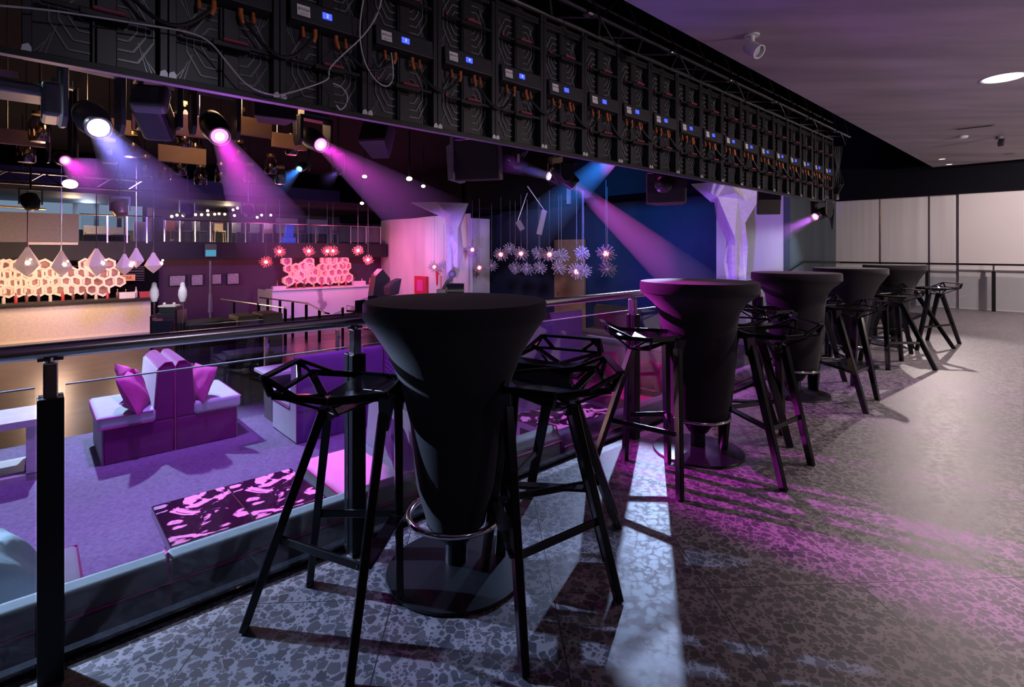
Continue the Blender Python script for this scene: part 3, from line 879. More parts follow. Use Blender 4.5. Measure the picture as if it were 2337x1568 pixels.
PB = [fl(1197, 1545), fl(1103, 1317), fl(1412, 1371), fl(1409, 1203)]
cB = Vector((.13, 2.02, 0))
relB = [p - cB for p in PB]
bar_stool((.17, 2.05), (-1, 0), PB, 'black faceted stool right of the first table, in front')
PA = [fl(795, 1578), fl(912, 1367), fl(555, 1440), Vector((-.80, 2.06, 0))]
bar_stool((-.64, 1.98), (1, 0), PA, 'black faceted stool left of the first table by the railing')
PD = [fl(1552, 1143), fl(1524, 1058), fl(1352, 1065), Vector((.70, 3.26, 0))]
bar_stool((.785, 3.2), (1, 0), PD, 'black stool left of the second table, before the railing post')
PE = [fl(1789, 1122), fl(1651, 1035), fl(1852, 1062), fl(1785, 991)]
bar_stool((1.62, 3.28), (-1, 0), PE, 'black stool right of the second table, one leg lit magenta')
PH = [fl(1977, 944), fl(1861, 895), fl(2003, 913), fl(1947, 880)]
bar_stool((3.0, 4.66), (-1, 0), PH, 'black stool right of the third table')


def rotv(v, a):
    return Matrix.Rotation(a, 3, 'Z') @ v


def sym_stool(c, f, label):
    f = Vector((f[0], f[1], 0)).normalized()
    l_ = Vector((-f.y, f.x, 0))
    c = Vector((c[0], c[1], 0))
    bar_stool(c, f, [c + f * .23 + l_ * .23, c + f * .23 - l_ * .23, c - f * .27 + l_ * .25, c - f * .27 - l_ * .25], label)


for off, lab in zip((Vector((0, 0, 0)), T[1] - T[0], T[2] - T[0]), ('black stool behind the first table, its back towards the railing post', 'black stool behind the second table, backrest frame catching light', 'black stool behind the third table')):
    bar_stool(Vector((.2, 2.48, 0)) + off, (-.42, -.9), [Vector(q) + off for q in ((-.05, 2.2, 0), (.40, 2.2, 0), (.087, 2.76, 0), (.5, 2.58, 0))], lab)
PG = [fl(1823, 916), fl(1790, 880), fl(1712, 884), fl(1722, 860)]
bar_stool((2.17, 4.55), (1, 0), PG, 'black stool left of the third table, front leg lit pink')
sym_stool((4.30, 5.92), (-1, 0), 'black stool right of the fourth table')
sym_stool((4.95, 6.90), (-.6, -.8), 'black stool behind the fourth table by the farthest table')
PJ = [fl(2092, 800), fl(2116, 776), fl(2178, 797), fl(2190, 785)]
bar_stool((5.72, 7.1), (-1, 0), PJ, 'lone black stool nearest the white far wall, right of all tables')


# ------------------------------------------------------------------ ceiling fittings on the balcony
p = CEIL_LIGHTS[0]
t = thing('ceiling_light', 'round recessed ceiling light glowing at the upper right', 'ceiling light', p)
obj('trim_ring', MB().lathe([(0.165, 0.0), (0.185, -0.004), (0.185, 0.0)], 40), 'white', t)
obj('diffuser', MB().lathe([(0.0, -0.002), (0.165, -0.002), (0.165, 0.0)], 40), 'lamp_white', t)
for px, py, r, l_ in ((2150, 363, .06, 'small recessed downlight, left of a pair near the ceiling corner'), (2166, 375, .06, 'small recessed downlight right at the ceiling corner')):
    p = fl(px, py, CZ)
    t = thing('downlight', l_, 'ceiling light', p)
    obj('trim_ring', MB().lathe([(r * .8, -0.001), (r, -0.006), (r * 1.1, 0.0)], 24), 'white', t)
    obj('lamp', MB().lathe([(0.0, -0.001), (r * .8, -0.001), (r * .8, 0)], 24), 'dot', t)
p, q = fl(2178, 294, CZ), fl(2270, 284, CZ)
t = thing('ceiling_slot', 'long dark air slot in the mauve ceiling', 'vent', (p + q) / 2, math.atan2(q.y - p.y, q.x - p.x))
L_ = (q - p).length / 2
obj('frame', MB().lim(-L_, L_, -.05, .05, -.012, 0), 'grey', t)
obj('slot', MB().lim(-L_ + .03, L_ - .03, -.03, .03, -.014, -.012), 'void', t)
p = fl(2281, 312, CZ)
t = thing('security_camera', 'small dark camera under the mauve ceiling', 'camera', p)
obj('mount', MB().cyl((0, 0, 0), (0, 0, -.04), .05), 'grey', t)
obj('body', MB().bar((0.04, 0, -.05), (-.06, -.08, -.14), .07, .07), 'fixture', t, bevel=.01)
p = fl(2197, 311, CZ)
t = thing('smoke_detector', 'white round smoke detector below the ceiling slot', 'detector', p)
obj('base', MB().lathe([(0, 0), (.07, 0), (.07, -.015), (.05, -.035), (0, -.04)], 24), 'white', t)
p = fl(2302, 351, CZ)
t = thing('ceiling_vent', 'small dark ceiling vent at the right edge', 'vent', p)
obj('grille', MB().lathe([(0, -.01), (.07, -.01), (.09, 0)], 16), 'grey', t)
# adjustable white ceiling spotlight near the led wall
p = fl(1716, 80, CZ)
t = thing('ceiling_spotlight', 'white swivelling spotlight on the dark part of the ceiling', 'spotlight', p)
obj('mount', MB().cyl((0, 0, 0), (0, 0, -.012), .06, seg=20).cyl((0, 0, -.012), (0, 0, -.09), .022), 'white', t)
ax = Vector((.35, -.62, -.55)).normalized()
obj('head', MB().lathe([(0.0, -.06), (.04, -.06), (.055, -.02), (.058, .09), (.05, .09), (.046, .06), (0, .06)], 24, (0, 0, -.11), ax), 'white', t, smooth=True)
obj('lamp', MB().lathe([(0.0, .062), (.045, .062), (.04, .066), (0, .066)], 20, (0, 0, -.11), ax), 'grid', t)

# ------------------------------------------------------------------ led wall seen from behind
D_LED, Z_LED = 2.934, 2.085
PW = 0.4985
U0 = 0.22


def text_mesh(txt, size):
    cu = bpy.data.curves.new('txt', 'FONT')
    cu.body = txt
    cu.size = size
    cu.align_x = 'CENTER'
    cu.align_y = 'CENTER'
    cu.resolution_u = 2
    o = bpy.data.objects.new('txt', cu)
    COL.objects.link(o)
    dg = bpy.context.evaluated_depsgraph_get()
    me = bpy.data.meshes.new_from_object(o.evaluated_get(dg))
    bpy.data.objects.remove(o)
    mb_ = MB()
    mb_.v = [tuple(v.co) for v in me.vertices]
    mb_.f = [tuple(p_.vertices) for p_ in me.polygons]
    return mb_


def text_on(mb_, origin, ex, ez):
    origin, ex, ez = Vector(origin), Vector(ex), Vector(ez)
    out = MB()
    out.v = [tuple(origin + ex * v[0] + ez * v[1]) for v in mb_.v]
    out.f = list(mb_.f)
    return out


led = thing('led_screen_module', 'x', 'LED panel', (0, 0, 0), RZ, 'LED wall panels seen from behind')
c = MB()
c.lim(-.246, .246, .0, .03, 0, 1)
for x in (-.232, .232):
    c.lim(x - .016, x + .016, -.065, 0, 0, 1)
for z in (.012, .988):
    c.lim(-.216, .216, -.05, 0, z - .012, z + .012)
for zc, hh in ((.225, .2), (.785, .2)):
    c.lim(-.01, .062, -.028, 0, zc - hh, zc - .03)
    c.lim(-.01, .062, -.028, 0, zc + .03, zc + hh)
    c.lim(-.026, -.014, -.03, 0, zc - hh, zc + hh)
cabinet = obj('cabinet', c, 'led', led, bevel=.003, seg=1)
for zc in (.235, .775):                          # embossed honeycomb-like lines
    for side in (-1, 1):
        r = MB()
        x0 = -.03 if side < 0 else .066
        for k in range(4):
            a_ = .03 + k * .045
            b__ = min(.04 + k * .032, .135)
            pts = [(x0, zc + a_), (x0 + side * b__ * .55, zc + a_), (x0 + side * b__, zc + a_ * .35), (x0 + side * b__, zc - a_ * .35), (x0 + side * b__ * .55, zc - a_), (x0, zc - a_)]
            for (xa, za), (xb, zb) in zip(pts, pts[1:]):
                r.bar((xa, -.003, za), (xb, -.003, zb), .006, .008)
        for k in range(3):
            xe = side * (.212 - k * .018)
            zs = .05 + k * .04
            r.bar((xe, -.002, zc + .2), (xe - side * .035, -.002, zc + .2 - zs), .004, .004)
            r.bar((xe, -.002, zc - .2), (xe - side * .035, -.002, zc - .2 + zs), .004, .004)
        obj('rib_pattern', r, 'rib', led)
pb = obj('power_box', MB().prism([(-.2, 0, .575), (-.2, -.075, .565), (-.2, -.085, .45), (-.2, 0, .43)], (.405, 0, 0)), 'led_box', led, bevel=.006)
ez = Vector((0, -.087, -1)).normalized() * -1
ez = Vector((0, .0866, 1)).normalized()
obj('sticker', MB().add([Vector((x, -.0795 - .0866 * (z - .51) * -1 - .001, z)) for x, z in ((-.165, .478), (-.095, .478), (-.095, .538), (-.165, .538))], [(0, 1, 2, 3)]), 'sticker', pb)
tx = text_mesh('BTVCH', .019)
obj('sticker_text', text_on(tx, (-.13, -.0838, .513), (1, 0, 0), ez), 'ink', pb)
tx = text_mesh('rental led 500', .0075)
obj('sticker_small_text', text_on(tx, (-.13, -.0862, .489), (1, 0, 0), ez), 'ink', pb)
disp = obj('display', MB().box((.0, -.081, .515), (.052, .008, .034), rot=Matrix.Rotation(-.0866, 3, 'X')), 'display', pb)
for zc in (.235, .775):
    hb = obj('handle_bar', MB().lim(-.19, .20, -.075, -.055, zc - .010, zc + .010).lim(-.07, .10, -.085, -.035, zc - .022, zc + .006), 'post', led, bevel=.003, seg=1)
    obj('grip', MB().lim(-.03, .088, -.105, -.07, zc + .002, zc + .018), 'red', hb, bevel=.004, seg=1)
    obj('latch', MB().lim(-.195, -.178, -.083, -.06, zc - .004, zc + .014), 'red', hb)
for s_ in (-1, 1):
    obj('bracket', MB().prism([(s_ * .232 - .022, -.068, -.012), (s_ * .232 + .014, -.068, -.012), (s_ * .232 + .014, -.068, .03), (s_ * .232 + .004, -.068, .045), (s_ * .232 - .014, -.068, .035)], (0, -.006, 0)), 'grid', led)
for x in (-.12, .125):
    obj('data_plug', MB().cyl((x, -.04, .435), (x, -.045, .40), .008).cyl((x, -.045, .41), (x, -.05, .375), .0105, .009), 'orange', led)
NP = 20
panels = []
for k in range(NP):
    o = led if k == 0 else copy_tree(led)
    o.location = uv(U0 + k * PW, D_LED, Z_LED)
    o['label'] = 'black LED wall panel back with blue display, ' + (nth(k, NP, 'the camera end'))
    panels.append(o)
dt = {}
for k, o in enumerate(panels[1:6]):              # digits readable on the near displays
    pbx = [ch for ch in o.children if ch.name.startswith('power_box')][0]
    obj('display_digit', text_on(text_mesh(str(k + 1), .026), (.0, -.0862, .515), (1, 0, 0), ez), 'display_text', pbx)
# upper row, mostly lost in the dark
up = thing('led_screen_module', 'x', 'LED panel', (0, 0, 0), RZ, 'upper LED wall panels')
c2 = cabinet.copy()
COL.objects.link(c2)
c2.parent = up
for k in range(5, NP):
    o = up if k == 5 else copy_tree(up)
    o.location = uv(U0 + k * PW, D_LED, Z_LED + 1.004)
    o['label'] = 'unlit upper LED panel in the dark row, above the ' + ('last' if k == NP - 1 else ORD[k]) + ' lower panel'
# power cables between the boxes
for k in range(NP - 1):
    a = uv(U0 + k * PW + .06, D_LED - .06, Z_LED + .43)
    b_ = uv(U0 + (k + 1) * PW - .06, D_LED - .06, Z_LED + .43)
    t = thing('power_cable', 'black power cable with orange plugs linking the %s and next power boxes' % ORD[k], 'cable', a, 0, 'power cables along the LED wall')
    pts = []
    for i in range(13):
        s_ = i / 12
        q = a.lerp(b_, s_) - a - N * (.035 * math.sin(math.pi * s_)) - Z * (.03 + (.15 + .03 * math.sin(k * 2.1)) * math.sin(math.pi * s_))
        pts.append(q)
    obj('cord', MB().tube(pts, .010, 7), 'cable', t, smooth=True)
    for e, nx in ((pts[0], pts[1]), (pts[-1], pts[-2])):
        d = (nx - e).normalized()
        obj('plug', MB().cyl(e + Z * .03, e, .012).lathe([(0, -.012), (.010, -.012), (.014, 0), (.013, .034), (.010, .046), (0, .046)], 12, e, d * .5 - Z * .7), 'orange', t, smooth=True)
t = thing('led_wall_rail', 'long thin metal rail under the LED wall, lit violet', 'rail', uv(0, D_LED, Z_LED), RZ)
obj('bar', MB().lim(-.6, 9.98, -.074, -.03, -.014, -.002), 'fixture_grey', t, bevel=.003, seg=1)
obj('lip', MB().lim(-.6, 9.98, -.078, -.074, -.014, .012), 'post', t)
# loose white cables hanging over the panels
for lab, pxs in (('long loose white cable sagging across the nearest LED panels', [(-30, 10), (100, 22), (200, 36), (320, 55), (430, 74), (480, 98), (520, 145), (560, 190), (600, 211), (640, 216), (700, 200), (747, 181), (752, 158), (775, 132), (830, 80), (862, 30), (872, -15)]),
                 ('loose white cable looping below the third power box', [(832, -15), (823, 40), (822, 90), (832, 140), (855, 180), (880, 197), (895, 185), (897, 160), (893, 120)]),
                 ('short white cable curl at the bottom of the LED wall', [(760, 190), (780, 200), (792, 218), (790, 238), (778, 250), (768, 240)])):
    ctl = [onn(x, y, D_LED - .12) for x, y in pxs]
    pts = []
    for i in range(len(ctl) - 1):                 # smooth curve through the control points
        a0, a1, a2, a3 = ctl[max(i - 1, 0)], ctl[i], ctl[i + 1], ctl[min(i + 2, len(ctl) - 1)]
        for q in range(5):
            f_ = q / 5
            pts.append(0.5 * ((2 * a1) + (a2 - a0) * f_ + (2 * a0 - 5 * a1 + 4 * a2 - a3) * f_ ** 2 + (3 * a1 - a0 - 3 * a2 + a3) * f_ ** 3))
    pts.append(ctl[-1])
    t = thing('loose_cable', lab, 'cable', pts[0])
    obj('cord', MB().tube([p_ - pts[0] for p_ in pts], .0042, 6), 'cable_white', t, smooth=True)
# truss above the led wall
t = thing('lighting_truss', 'black lighting truss running above the LED wall', 'truss', uv(0, 2.62, 3.16), RZ)
for y_, z_ in ((0, 0), (.26, 0), (0, .28), (.26, .28)):
    obj('chord', MB().cyl((1.0, y_, z_), (9.9, y_, z_), .022, seg=10), 'fixture', t, smooth=True)
br = MB()
for k in range(30):
    x = 1.0 + k * .295
    s_ = k % 2
    br.cyl((x, 0, .28 * s_), (x + .295, 0, .28 * (1 - s_)), .009, seg=6)
    br.cyl((x, .26 * s_, 0), (x + .295, .26 * (1 - s_), 0), .009, seg=6)
obj('bracing', br, 'fixture', t)
for k in range(7):
    x = 2.0 + k * 1.2
    obj('clamp', MB().box((x, 0, 0), (.06, .07, .07)), 'steel', t, bevel=.01)
    obj('hanging_cable', MB().tube([(x + .1, -.02, 0), (x + .18, -.05, -.12), (x + .3, -.04, -.2), (x + .42, -.03, -.05)], .007, 6), 'cable', t)
# cables and boxes at the end of the led wall
t = thing('cable_bundle', 'dark tangled cable bundle at the far end of the LED wall', 'cable', uv(9.98, 2.9, 2.0), RZ)
for k in range(5):
    obj('cord', MB().tube([(.02 * k, -.03 * k, 1.05), (.06 + .03 * k, -.05, .7), (.02, -.04 * k, .4), (.07 - .02 * k, -.02, .1), (.0 + .04 * k, .02 * k, -.35 + .05 * k)], .013, 6), 'cable', t, smooth=True)
obj('coupler', MB().lim(-.05, .08, -.08, .02, .15, .24), 'steel', t)


# ------------------------------------------------------------------ moving heads and their beams
def haze_mat(name, L, dens, tint=(1, 1, 1), an=0.25):
    m = bpy.data.materials.new(name)
    m.use_nodes = True
    nt = m.node_tree
    nt.nodes.clear()
    tc = nt.nodes.new('ShaderNodeTexCoord')
    sx = nt.nodes.new('ShaderNodeSeparateXYZ')
    nt.links.new(tc.outputs['Object'], sx.inputs[0])
    k = math_node(nt, 'SUBTRACT', 1.0, math_node(nt, 'DIVIDE', sx.outputs[2], L))
    k = math_node(nt, 'MAXIMUM', k, 0.0)
    k = math_node(nt, 'POWER', k, 1.3)
    k = math_node(nt, 'MULTIPLY', k, dens)
    v = nt.nodes.new('ShaderNodeVolumeScatter')
    v.inputs['Color'].default_value = (*tint, 1)
    v.inputs['Anisotropy'].default_value = an
    nt.links.new(k, v.inputs['Density'])
    o = nt.nodes.new('ShaderNodeOutputMaterial')
    nt.links.new(v.outputs[0], o.inputs['Volume'])
    return m


def beam(src, dst, half, color, power, dens, label, r0=0.05, blend=0.5, an=0.2, setback=0.0):
    src, dst = Vector(src), Vector(dst)
    d = dst - src
    L = d.length
    d.normalize()
    back = r0 / math.tan(math.radians(half))
    light('SPOT', 'beam_lamp', src - d * setback + d * 0.012, power, color, src + d * 5, size=r0 * .8, angle=half * 2.6, blend=1.0)
    o = obj('haze_beam', MB().cyl((0, 0, 0.02), (0, 0, L), r0, r0 + L * math.tan(math.radians(half)), 32), haze_mat('haze', L, dens, an=an))
    o.location = src
    o.rotation_euler = d.to_track_quat('Z', 'Y').to_euler()
    tag(o, label, 'haze', 'light beams in the haze', 'stuff')
    return o


def moving_head(lens, aim, s, lensmat, label, ztop, body='fixture'):
    """lens: world position of the front lens; aim: direction; s: size of the head; hangs from ztop"""
    lens = Vector(lens)
    d = Vector(aim).normalized()
    piv = lens - d * s * .55                     # tilt axis
    top = Vector((piv.x, piv.y, ztop))
    t = thing('moving_head', label, 'stage light', top, 0, 'moving head stage lights')
    P = piv - top
    yaw = math.atan2(d.y, d.x)
    obj('base', MB().box((0, 0, -s * .16), (s * .8, s * .62, s * .3), RZ), body, t, bevel=s * .04)
    obj('clamp', MB().box((0, 0, .02), (s * .16, s * .16, s * .22), RZ).cyl((0, 0, -s * .02), (0, 0, s * .3), s * .05), 'steel', t)
    obj('hanger', MB().cyl((0, 0, s * .2), (0, 0, 4.31 - ztop), .02, seg=8), 'fixture', t)
    side = Vector((-math.sin(yaw), math.cos(yaw), 0))
    y = MB()
    zt = -s * .3
    for sg in (-1, 1):
        y.prism([P + side * sg * s * .47 + Vector((math.cos(yaw), math.sin(yaw), 0)) * a + Z * b for a, b in ((-s * .28, zt - P.z), (s * .28, zt - P.z), (s * .26, -s * .08), (s * .12, -s * .28), (-s * .12, -s * .28), (-s * .26, -s * .08))], side * sg * s * .1)
    y.box((P.x, P.y, zt - s * .03), (s * .4, s * 1.1, s * .12), yaw)
    obj('yoke', y, body, t, bevel=s * .02)
    sg = -1 if side.x > 0 else 1
    obj('yoke_highlight', MB().box(P + side * sg * s * .55 + Z * (zt - P.z) * .45, (s * .12, s * .05, (zt - P.z) * .75), yaw), 'cream', t, bevel=s * .015, label='pale edge highlight on the yoke')  # edge highlight built as a cream strip on one side
    q = P
    obj('head', MB().lathe([(0, -.60 * s), (.18 * s, -.60 * s), (.28 * s, -.5 * s), (.33 * s, -.2 * s), (.34 * s, .06 * s), (.30 * s, .26 * s), (.27 * s, .54 * s), (.24 * s, .54 * s), (.22 * s, .50 * s), (0, .5 * s)], 28, q, d), body, t, smooth=True)
    if lensmat:
        obj('lens', MB().lathe([(.13 * s, .535 * s), (.215 * s, .505 * s), (.2 * s, .53 * s), (.13 * s, .541 * s)], 28, q, d), lensmat, t)
        obj('lens_core', MB().lathe([(0, .50 * s), (.135 * s, .50 * s), (.135 * s, .538 * s), (.08 * s, .547 * s), (0, .55 * s)], 28, q, d), 'lens_core', t)
        obj('lens_ring', MB().lathe([(.235 * s, .52 * s), (.245 * s, .56 * s), (.262 * s, .56 * s), (.27 * s, .52 * s)], 28, q, d), 'steel', t)
    return t


def fixture(lpx, lpy, n, tpx, tpy, s, lensmat, label, ztop, color=None, power=0, dens=0, half=8, blabel=None, L=1.2, toward=.85, body='fixture', r0=None):
    a = onn(lpx, lpy, n)
    b_ = at(tpx, tpy, a.y * toward)
    d = (b_ - a).normalized()
    moving_head(a, d, s, lensmat, label, ztop, body)
    if blabel:
        beam(a, a + d * L, half, color, power, dens, blabel, r0=r0 or s * .2)


fixture(226, 293, 4.4, 335, 440, .30, 'lens_violet', 'grey moving head with glowing lilac white lens beside the projector', 2.62, (0.26, 0.24, 1.0), 230, 2.0, 7.5, 'broad blue lilac light beam below the grey moving head', 1.5, body='fixture_grey')
fixture(502, 312, 4.4, 590, 470, .29, 'lens_mag', 'black moving head with pink lens before the wooden battens', 2.6, (1.0, 0.03, 0.75), 170, 2.0, 7.0, 'magenta light beam over the gallery chairs', 1.5)
fixture(733, 331, 4.5, 900, 450, .27, 'lens_mag', 'black moving head with pink lens between wedge speaker and big speaker', 2.55, (1.0, 0.03, 0.75), 150, 1.8, 6.5, 'magenta light beam slanting down towards the curved white wall', 1.9)
fixture(150, 367, 7.2, 260, 440, .22, 'lens_mag', 'small far moving head with pink lens over the cream bar', 3.1, (1.0, 0.02, 0.72), 110, 1.8, 10, 'short magenta light beam over the cream bar', 1.2)
fixture(683, 386, 9.5, 600, 452, .24, 'lens_blue', 'small far moving head with blue lens over the gallery', 3.2, (0.02, 0.22, 1.0), 130, 1.6, 8, 'short blue light beam over the gallery', 1.3)
fixture(769, 394, 9.5, 720, 430, .2, None, 'small dark moving head behind the magenta beam', 3.2, (0.2, 0.15, 1.0), 20, 1.2, 7, 'faint violet light beam beside the magenta one', 1.0)
fixture(1312, 422, 4.1, 1520, 600, .30, 'lens_mag', 'black moving head wrapped in foil with pink lens before the stage', 2.4, (0.40, 0.12, 1.0), 150, 1.0, 7.0, 'long violet light beam falling before the stage', 2.4, 1.02, r0=.06)
fixture(1253, 402, 4.6, 1150, 372, .24, 'lens_violet', 'small moving head with lilac lens beside the foil wrapped one', 2.5, (0.20, 0.16, 1.0), 60, 1.8, 6.0, 'short violet beam beside the big speaker', .7, .95)
fixture(1167, 371, 5.4, 1140, 400, .26, 'lens_mag', 'dark moving head hidden beside the big speaker, lens edge pink', 2.55, toward=1.0)
fixture(1860, 495, 3.0, 1770, 540, .27, 'lens_mag', 'black moving head at the far end of the LED wall', 2.2, (0.62, 0.14, 1.0), 190, 1.5, 7.5, 'short violet light beam before the dark teal wall', 1.1, .97)
# unlit head turned away, and a blue beam from a lamp hidden above the led wall edge
a = onn(352, 262, 4.4)
t = thing('moving_head', 'unlit moving head with a vented grey back, second from the left', 'stage light', Vector((a.x, a.y, 2.6)), 0, 'moving head stage lights')
P = a - Vector((a.x, a.y, 2.6))
ax = Vector((-.25, .75, -.45)).normalized()
R_ = ax.to_track_quat('Y', 'Z').to_matrix()
obj('head', MB().box(P, (.20, .38, .19), rot=R_), 'fixture', t, bevel=.04, seg=3)
obj('vent_housing', MB().box(P - ax * .15 + Vector((.02, 0, .0)), (.21, .10, .20), rot=R_), 'fixture_grey', t, bevel=.03, seg=3)
obj('vent_grille', MB().box(P - ax * .203, (.14, .006, .12), rot=R_), 'grid', t)
obj('yoke', MB().box(P + Vector((-.14, .05, .08)), (.035, .12, .34), RZ).box(P + Vector((.14, .05, .08)), (.035, .12, .34), RZ).box(P + Vector((0, .05, .24)), (.30, .13, .05), RZ), 'fixture', t, bevel=.01)
obj('base', MB().box((0, .05, -.03), (.26, .2, .08), RZ), 'fixture', t, bevel=.01)
obj('hanger', MB().cyl((0, .05, 0), (0, .05, 4.31 - 2.6), .02, seg=8), 'fixture', t)
beam(at(1400, 355, 7.2), at(1170, 565, 7.4), 8.0, (0.02, 0.22, 1.0), 900, 0.9, 'broad blue light beam crossing before the stage', r0=.12, setback=.5)

# speakers hung behind the led wall
def speaker(px, py, n, w, h, d, tilt, yaw, label, cone=False, arm=True):
    p_ = onn(px, py, n)
    t_ = thing('speaker', label, 'speaker', p_, yaw)
    R2 = Matrix.Rotation(tilt, 3, 'X')
    poly = [(-w / 2, -d / 2), (w / 2, -d / 2), (w * .34, d / 2), (-w * .34, d / 2)]
    obj('cabinet', MB().prism([R2 @ Vector((x, y, -h / 2)) for x, y in poly], R2 @ Vector((0, 0, h))), 'speaker', t_, bevel=.01)
    obj('grille', MB().prism([R2 @ Vector((x, -d / 2 - .004, z)) for x, z in ((-w * .46, -h * .46), (w * .46, -h * .46), (w * .46, h * .46), (-w * .46, h * .46))], R2 @ Vector((0, -.006, 0))), 'grille', t_)
    if cone:
        obj('swivel_joint', MB().lathe([(0, 0), (w * .2, 0), (w * .22, .03), (w * .14, .07), (0, .08)], 24, R2 @ Vector((-w * .05, -d / 2 - .01, h * .1)), R2 @ Vector((0, -1, 0))), 'fixture', t_, smooth=True)
    obj('hanger', MB().cyl((0, 0, h * .5), (0, 0, 4.31 - p_.z), .018, seg=8), 'fixture', t_)
    if arm:
        obj('bracket', MB().box((-w * .12, -d * .35, h * .5), (.05, .03, h * .7)).box((0, 0, h * .75), (.06, .06, h * .6)), 'cream' if cone else 'steel', t_, bevel=.004)
    return t_


spk = speaker(1100, 366, 4.3, .50, .42, .34, .12, RZ - 1.05, 'big black loudspeaker under the middle of the LED wall')
sp = speaker(1524, 432, 3.7, .50, .40, .36, 0, RZ - 1.15, 'brown black loudspeaker with a ball joint, left of the right column', True)
speaker(1750, 462, 3.4, .34, .36, .30, .15, RZ - .95, 'small black loudspeaker before the white stage wall')
speaker(866, 312, 4.5, .26, .32, .26, -.5, RZ - .9, 'dark wedge loudspeaker right of the third lit head')
speaker(625, 255, 4.5, .32, .16, .24, 0, RZ - .2, 'low dark box between the second and third lit heads')
yk_ = Vector((-.27, -.20, -.02))
obj('mounting_plate', MB().prism([yk_ + Vector(q) for q in ((-.03, 0, -.2), (.03, 0, -.19), (.03, 0, .26), (-.01, 0, .26), (-.01, 0, .17), (-.05, 0, .15))], (0, .32, 0)), 'fixture_grey', spk, label='grey mounting plate')
obj('knob', MB().cyl(yk_ + Vector((-.06, .1, .0)), yk_ + Vector((0, .1, 0)), .02), 'steel', spk)
# projector-like grey box at the left edge
p_ = onn(-14, 205, 4.2)
t = thing('projector', 'grey projector box hanging at the upper left corner', 'projector', p_, RZ)
obj('body', MB().lim(-.35, .22, -.12, .16, -.02, .05).lim(.20, .29, -.14, .18, -.13, .07), 'fixture_grey', t, bevel=.02)
obj('arm', MB().lim(-.2, -.16, -.02, .02, .05, .5).lim(-.25, .1, -.1, .1, .06, .1), 'steel', t)

# wooden slats and glass jar lamps under the hall ceiling
for k, (x0, y0, x1, y1, n, h) in enumerate(((300, 262, 480, 300, 6.2, .22), (540, 250, 620, 330, 6.2, .20), (620, 300, 700, 345, 6.8, .18), (360, 345, 470, 362, 7.4, .20), (0, 300, 110, 330, 7.6, .16), (180, 280, 300, 290, 7.0, .16))):
    a, b_ = onn(x0, y0, n), onn(x1, y1, n)
    zt = (a.z + b_.z) / 2
    ua, ub = un(a)[0], un(b_)[0]
    t = thing('wooden_batten', 'brown wooden ceiling slat among the glass jar lamps, %s' % ('second, third, fourth, fifth, sixth, first'.split(', ')[k] + ' in the group'), 'slat', uv((ua + ub) / 2, n, zt), RZ, 'wooden slats under the hall ceiling')
    obj('board', MB().lim(-(ub - ua) / 2, (ub - ua) / 2, -.02, .02, -h / 2, h / 2), 'wood', t, bevel=.004)
    for s_ in (-1, 1):
        obj('hanger', MB().cyl((s_ * (ub - ua) * .35, 0, h / 2), (s_ * (ub - ua) * .35, 0, 4.3 - zt), .006, seg=6), 'steel', t)
jar_px = [(418, 265), (547, 275), (420, 310), (445, 330), (410, 375), (375, 385), (330, 380), (545, 345), (505, 395), (570, 395), (458, 400), (618, 375), (640, 400), (300, 330), (250, 345), (90, 290), (60, 340), (665, 330)]
jar_px = sorted(jar_px)
jar = None
for k, (x, y) in enumerate(jar_px):
    n = 6.4 + (y - 250) / 150 * 2.6
    p_ = onn(x, y, n)
    if jar is None:
        jar = thing('jar_lamp', '', 'lamp', p_, 0, 'glass jar lamps under the hall ceiling')
        obj('jar', MB().lathe([(0, -.15), (.07, -.15), (.085, -.13), (.09, 0), (.08, .06), (.055, .09), (.055, .13)], 20), 'jar', jar, smooth=True)
        obj('lid', MB().cyl((0, 0, .12), (0, 0, .155), .06, seg=20), 'gold', jar)
        obj('bulb', MB().ball((0, 0, -.02), .032, 10, 8), 'gold', jar, smooth=True)
        o = jar
    else:
        o = copy_tree(jar)
        o.location = p_
    o['label'] = 'unlit glass jar lamp under the hall ceiling, %s' % nth(k, len(jar_px), 'the projector side')
    obj('cord', MB().cyl((0, 0, .155), (0, 0, 4.3 - p_.z), .005, seg=6), 'cable', o)


# ------------------------------------------------------------------ lounge furniture (room-aligned)
def rounded(mb_, name, material, parent, bevel=.03, label=None):
    return obj(name, mb_, material, parent, smooth=True, bevel=bevel, seg=4, label=label)


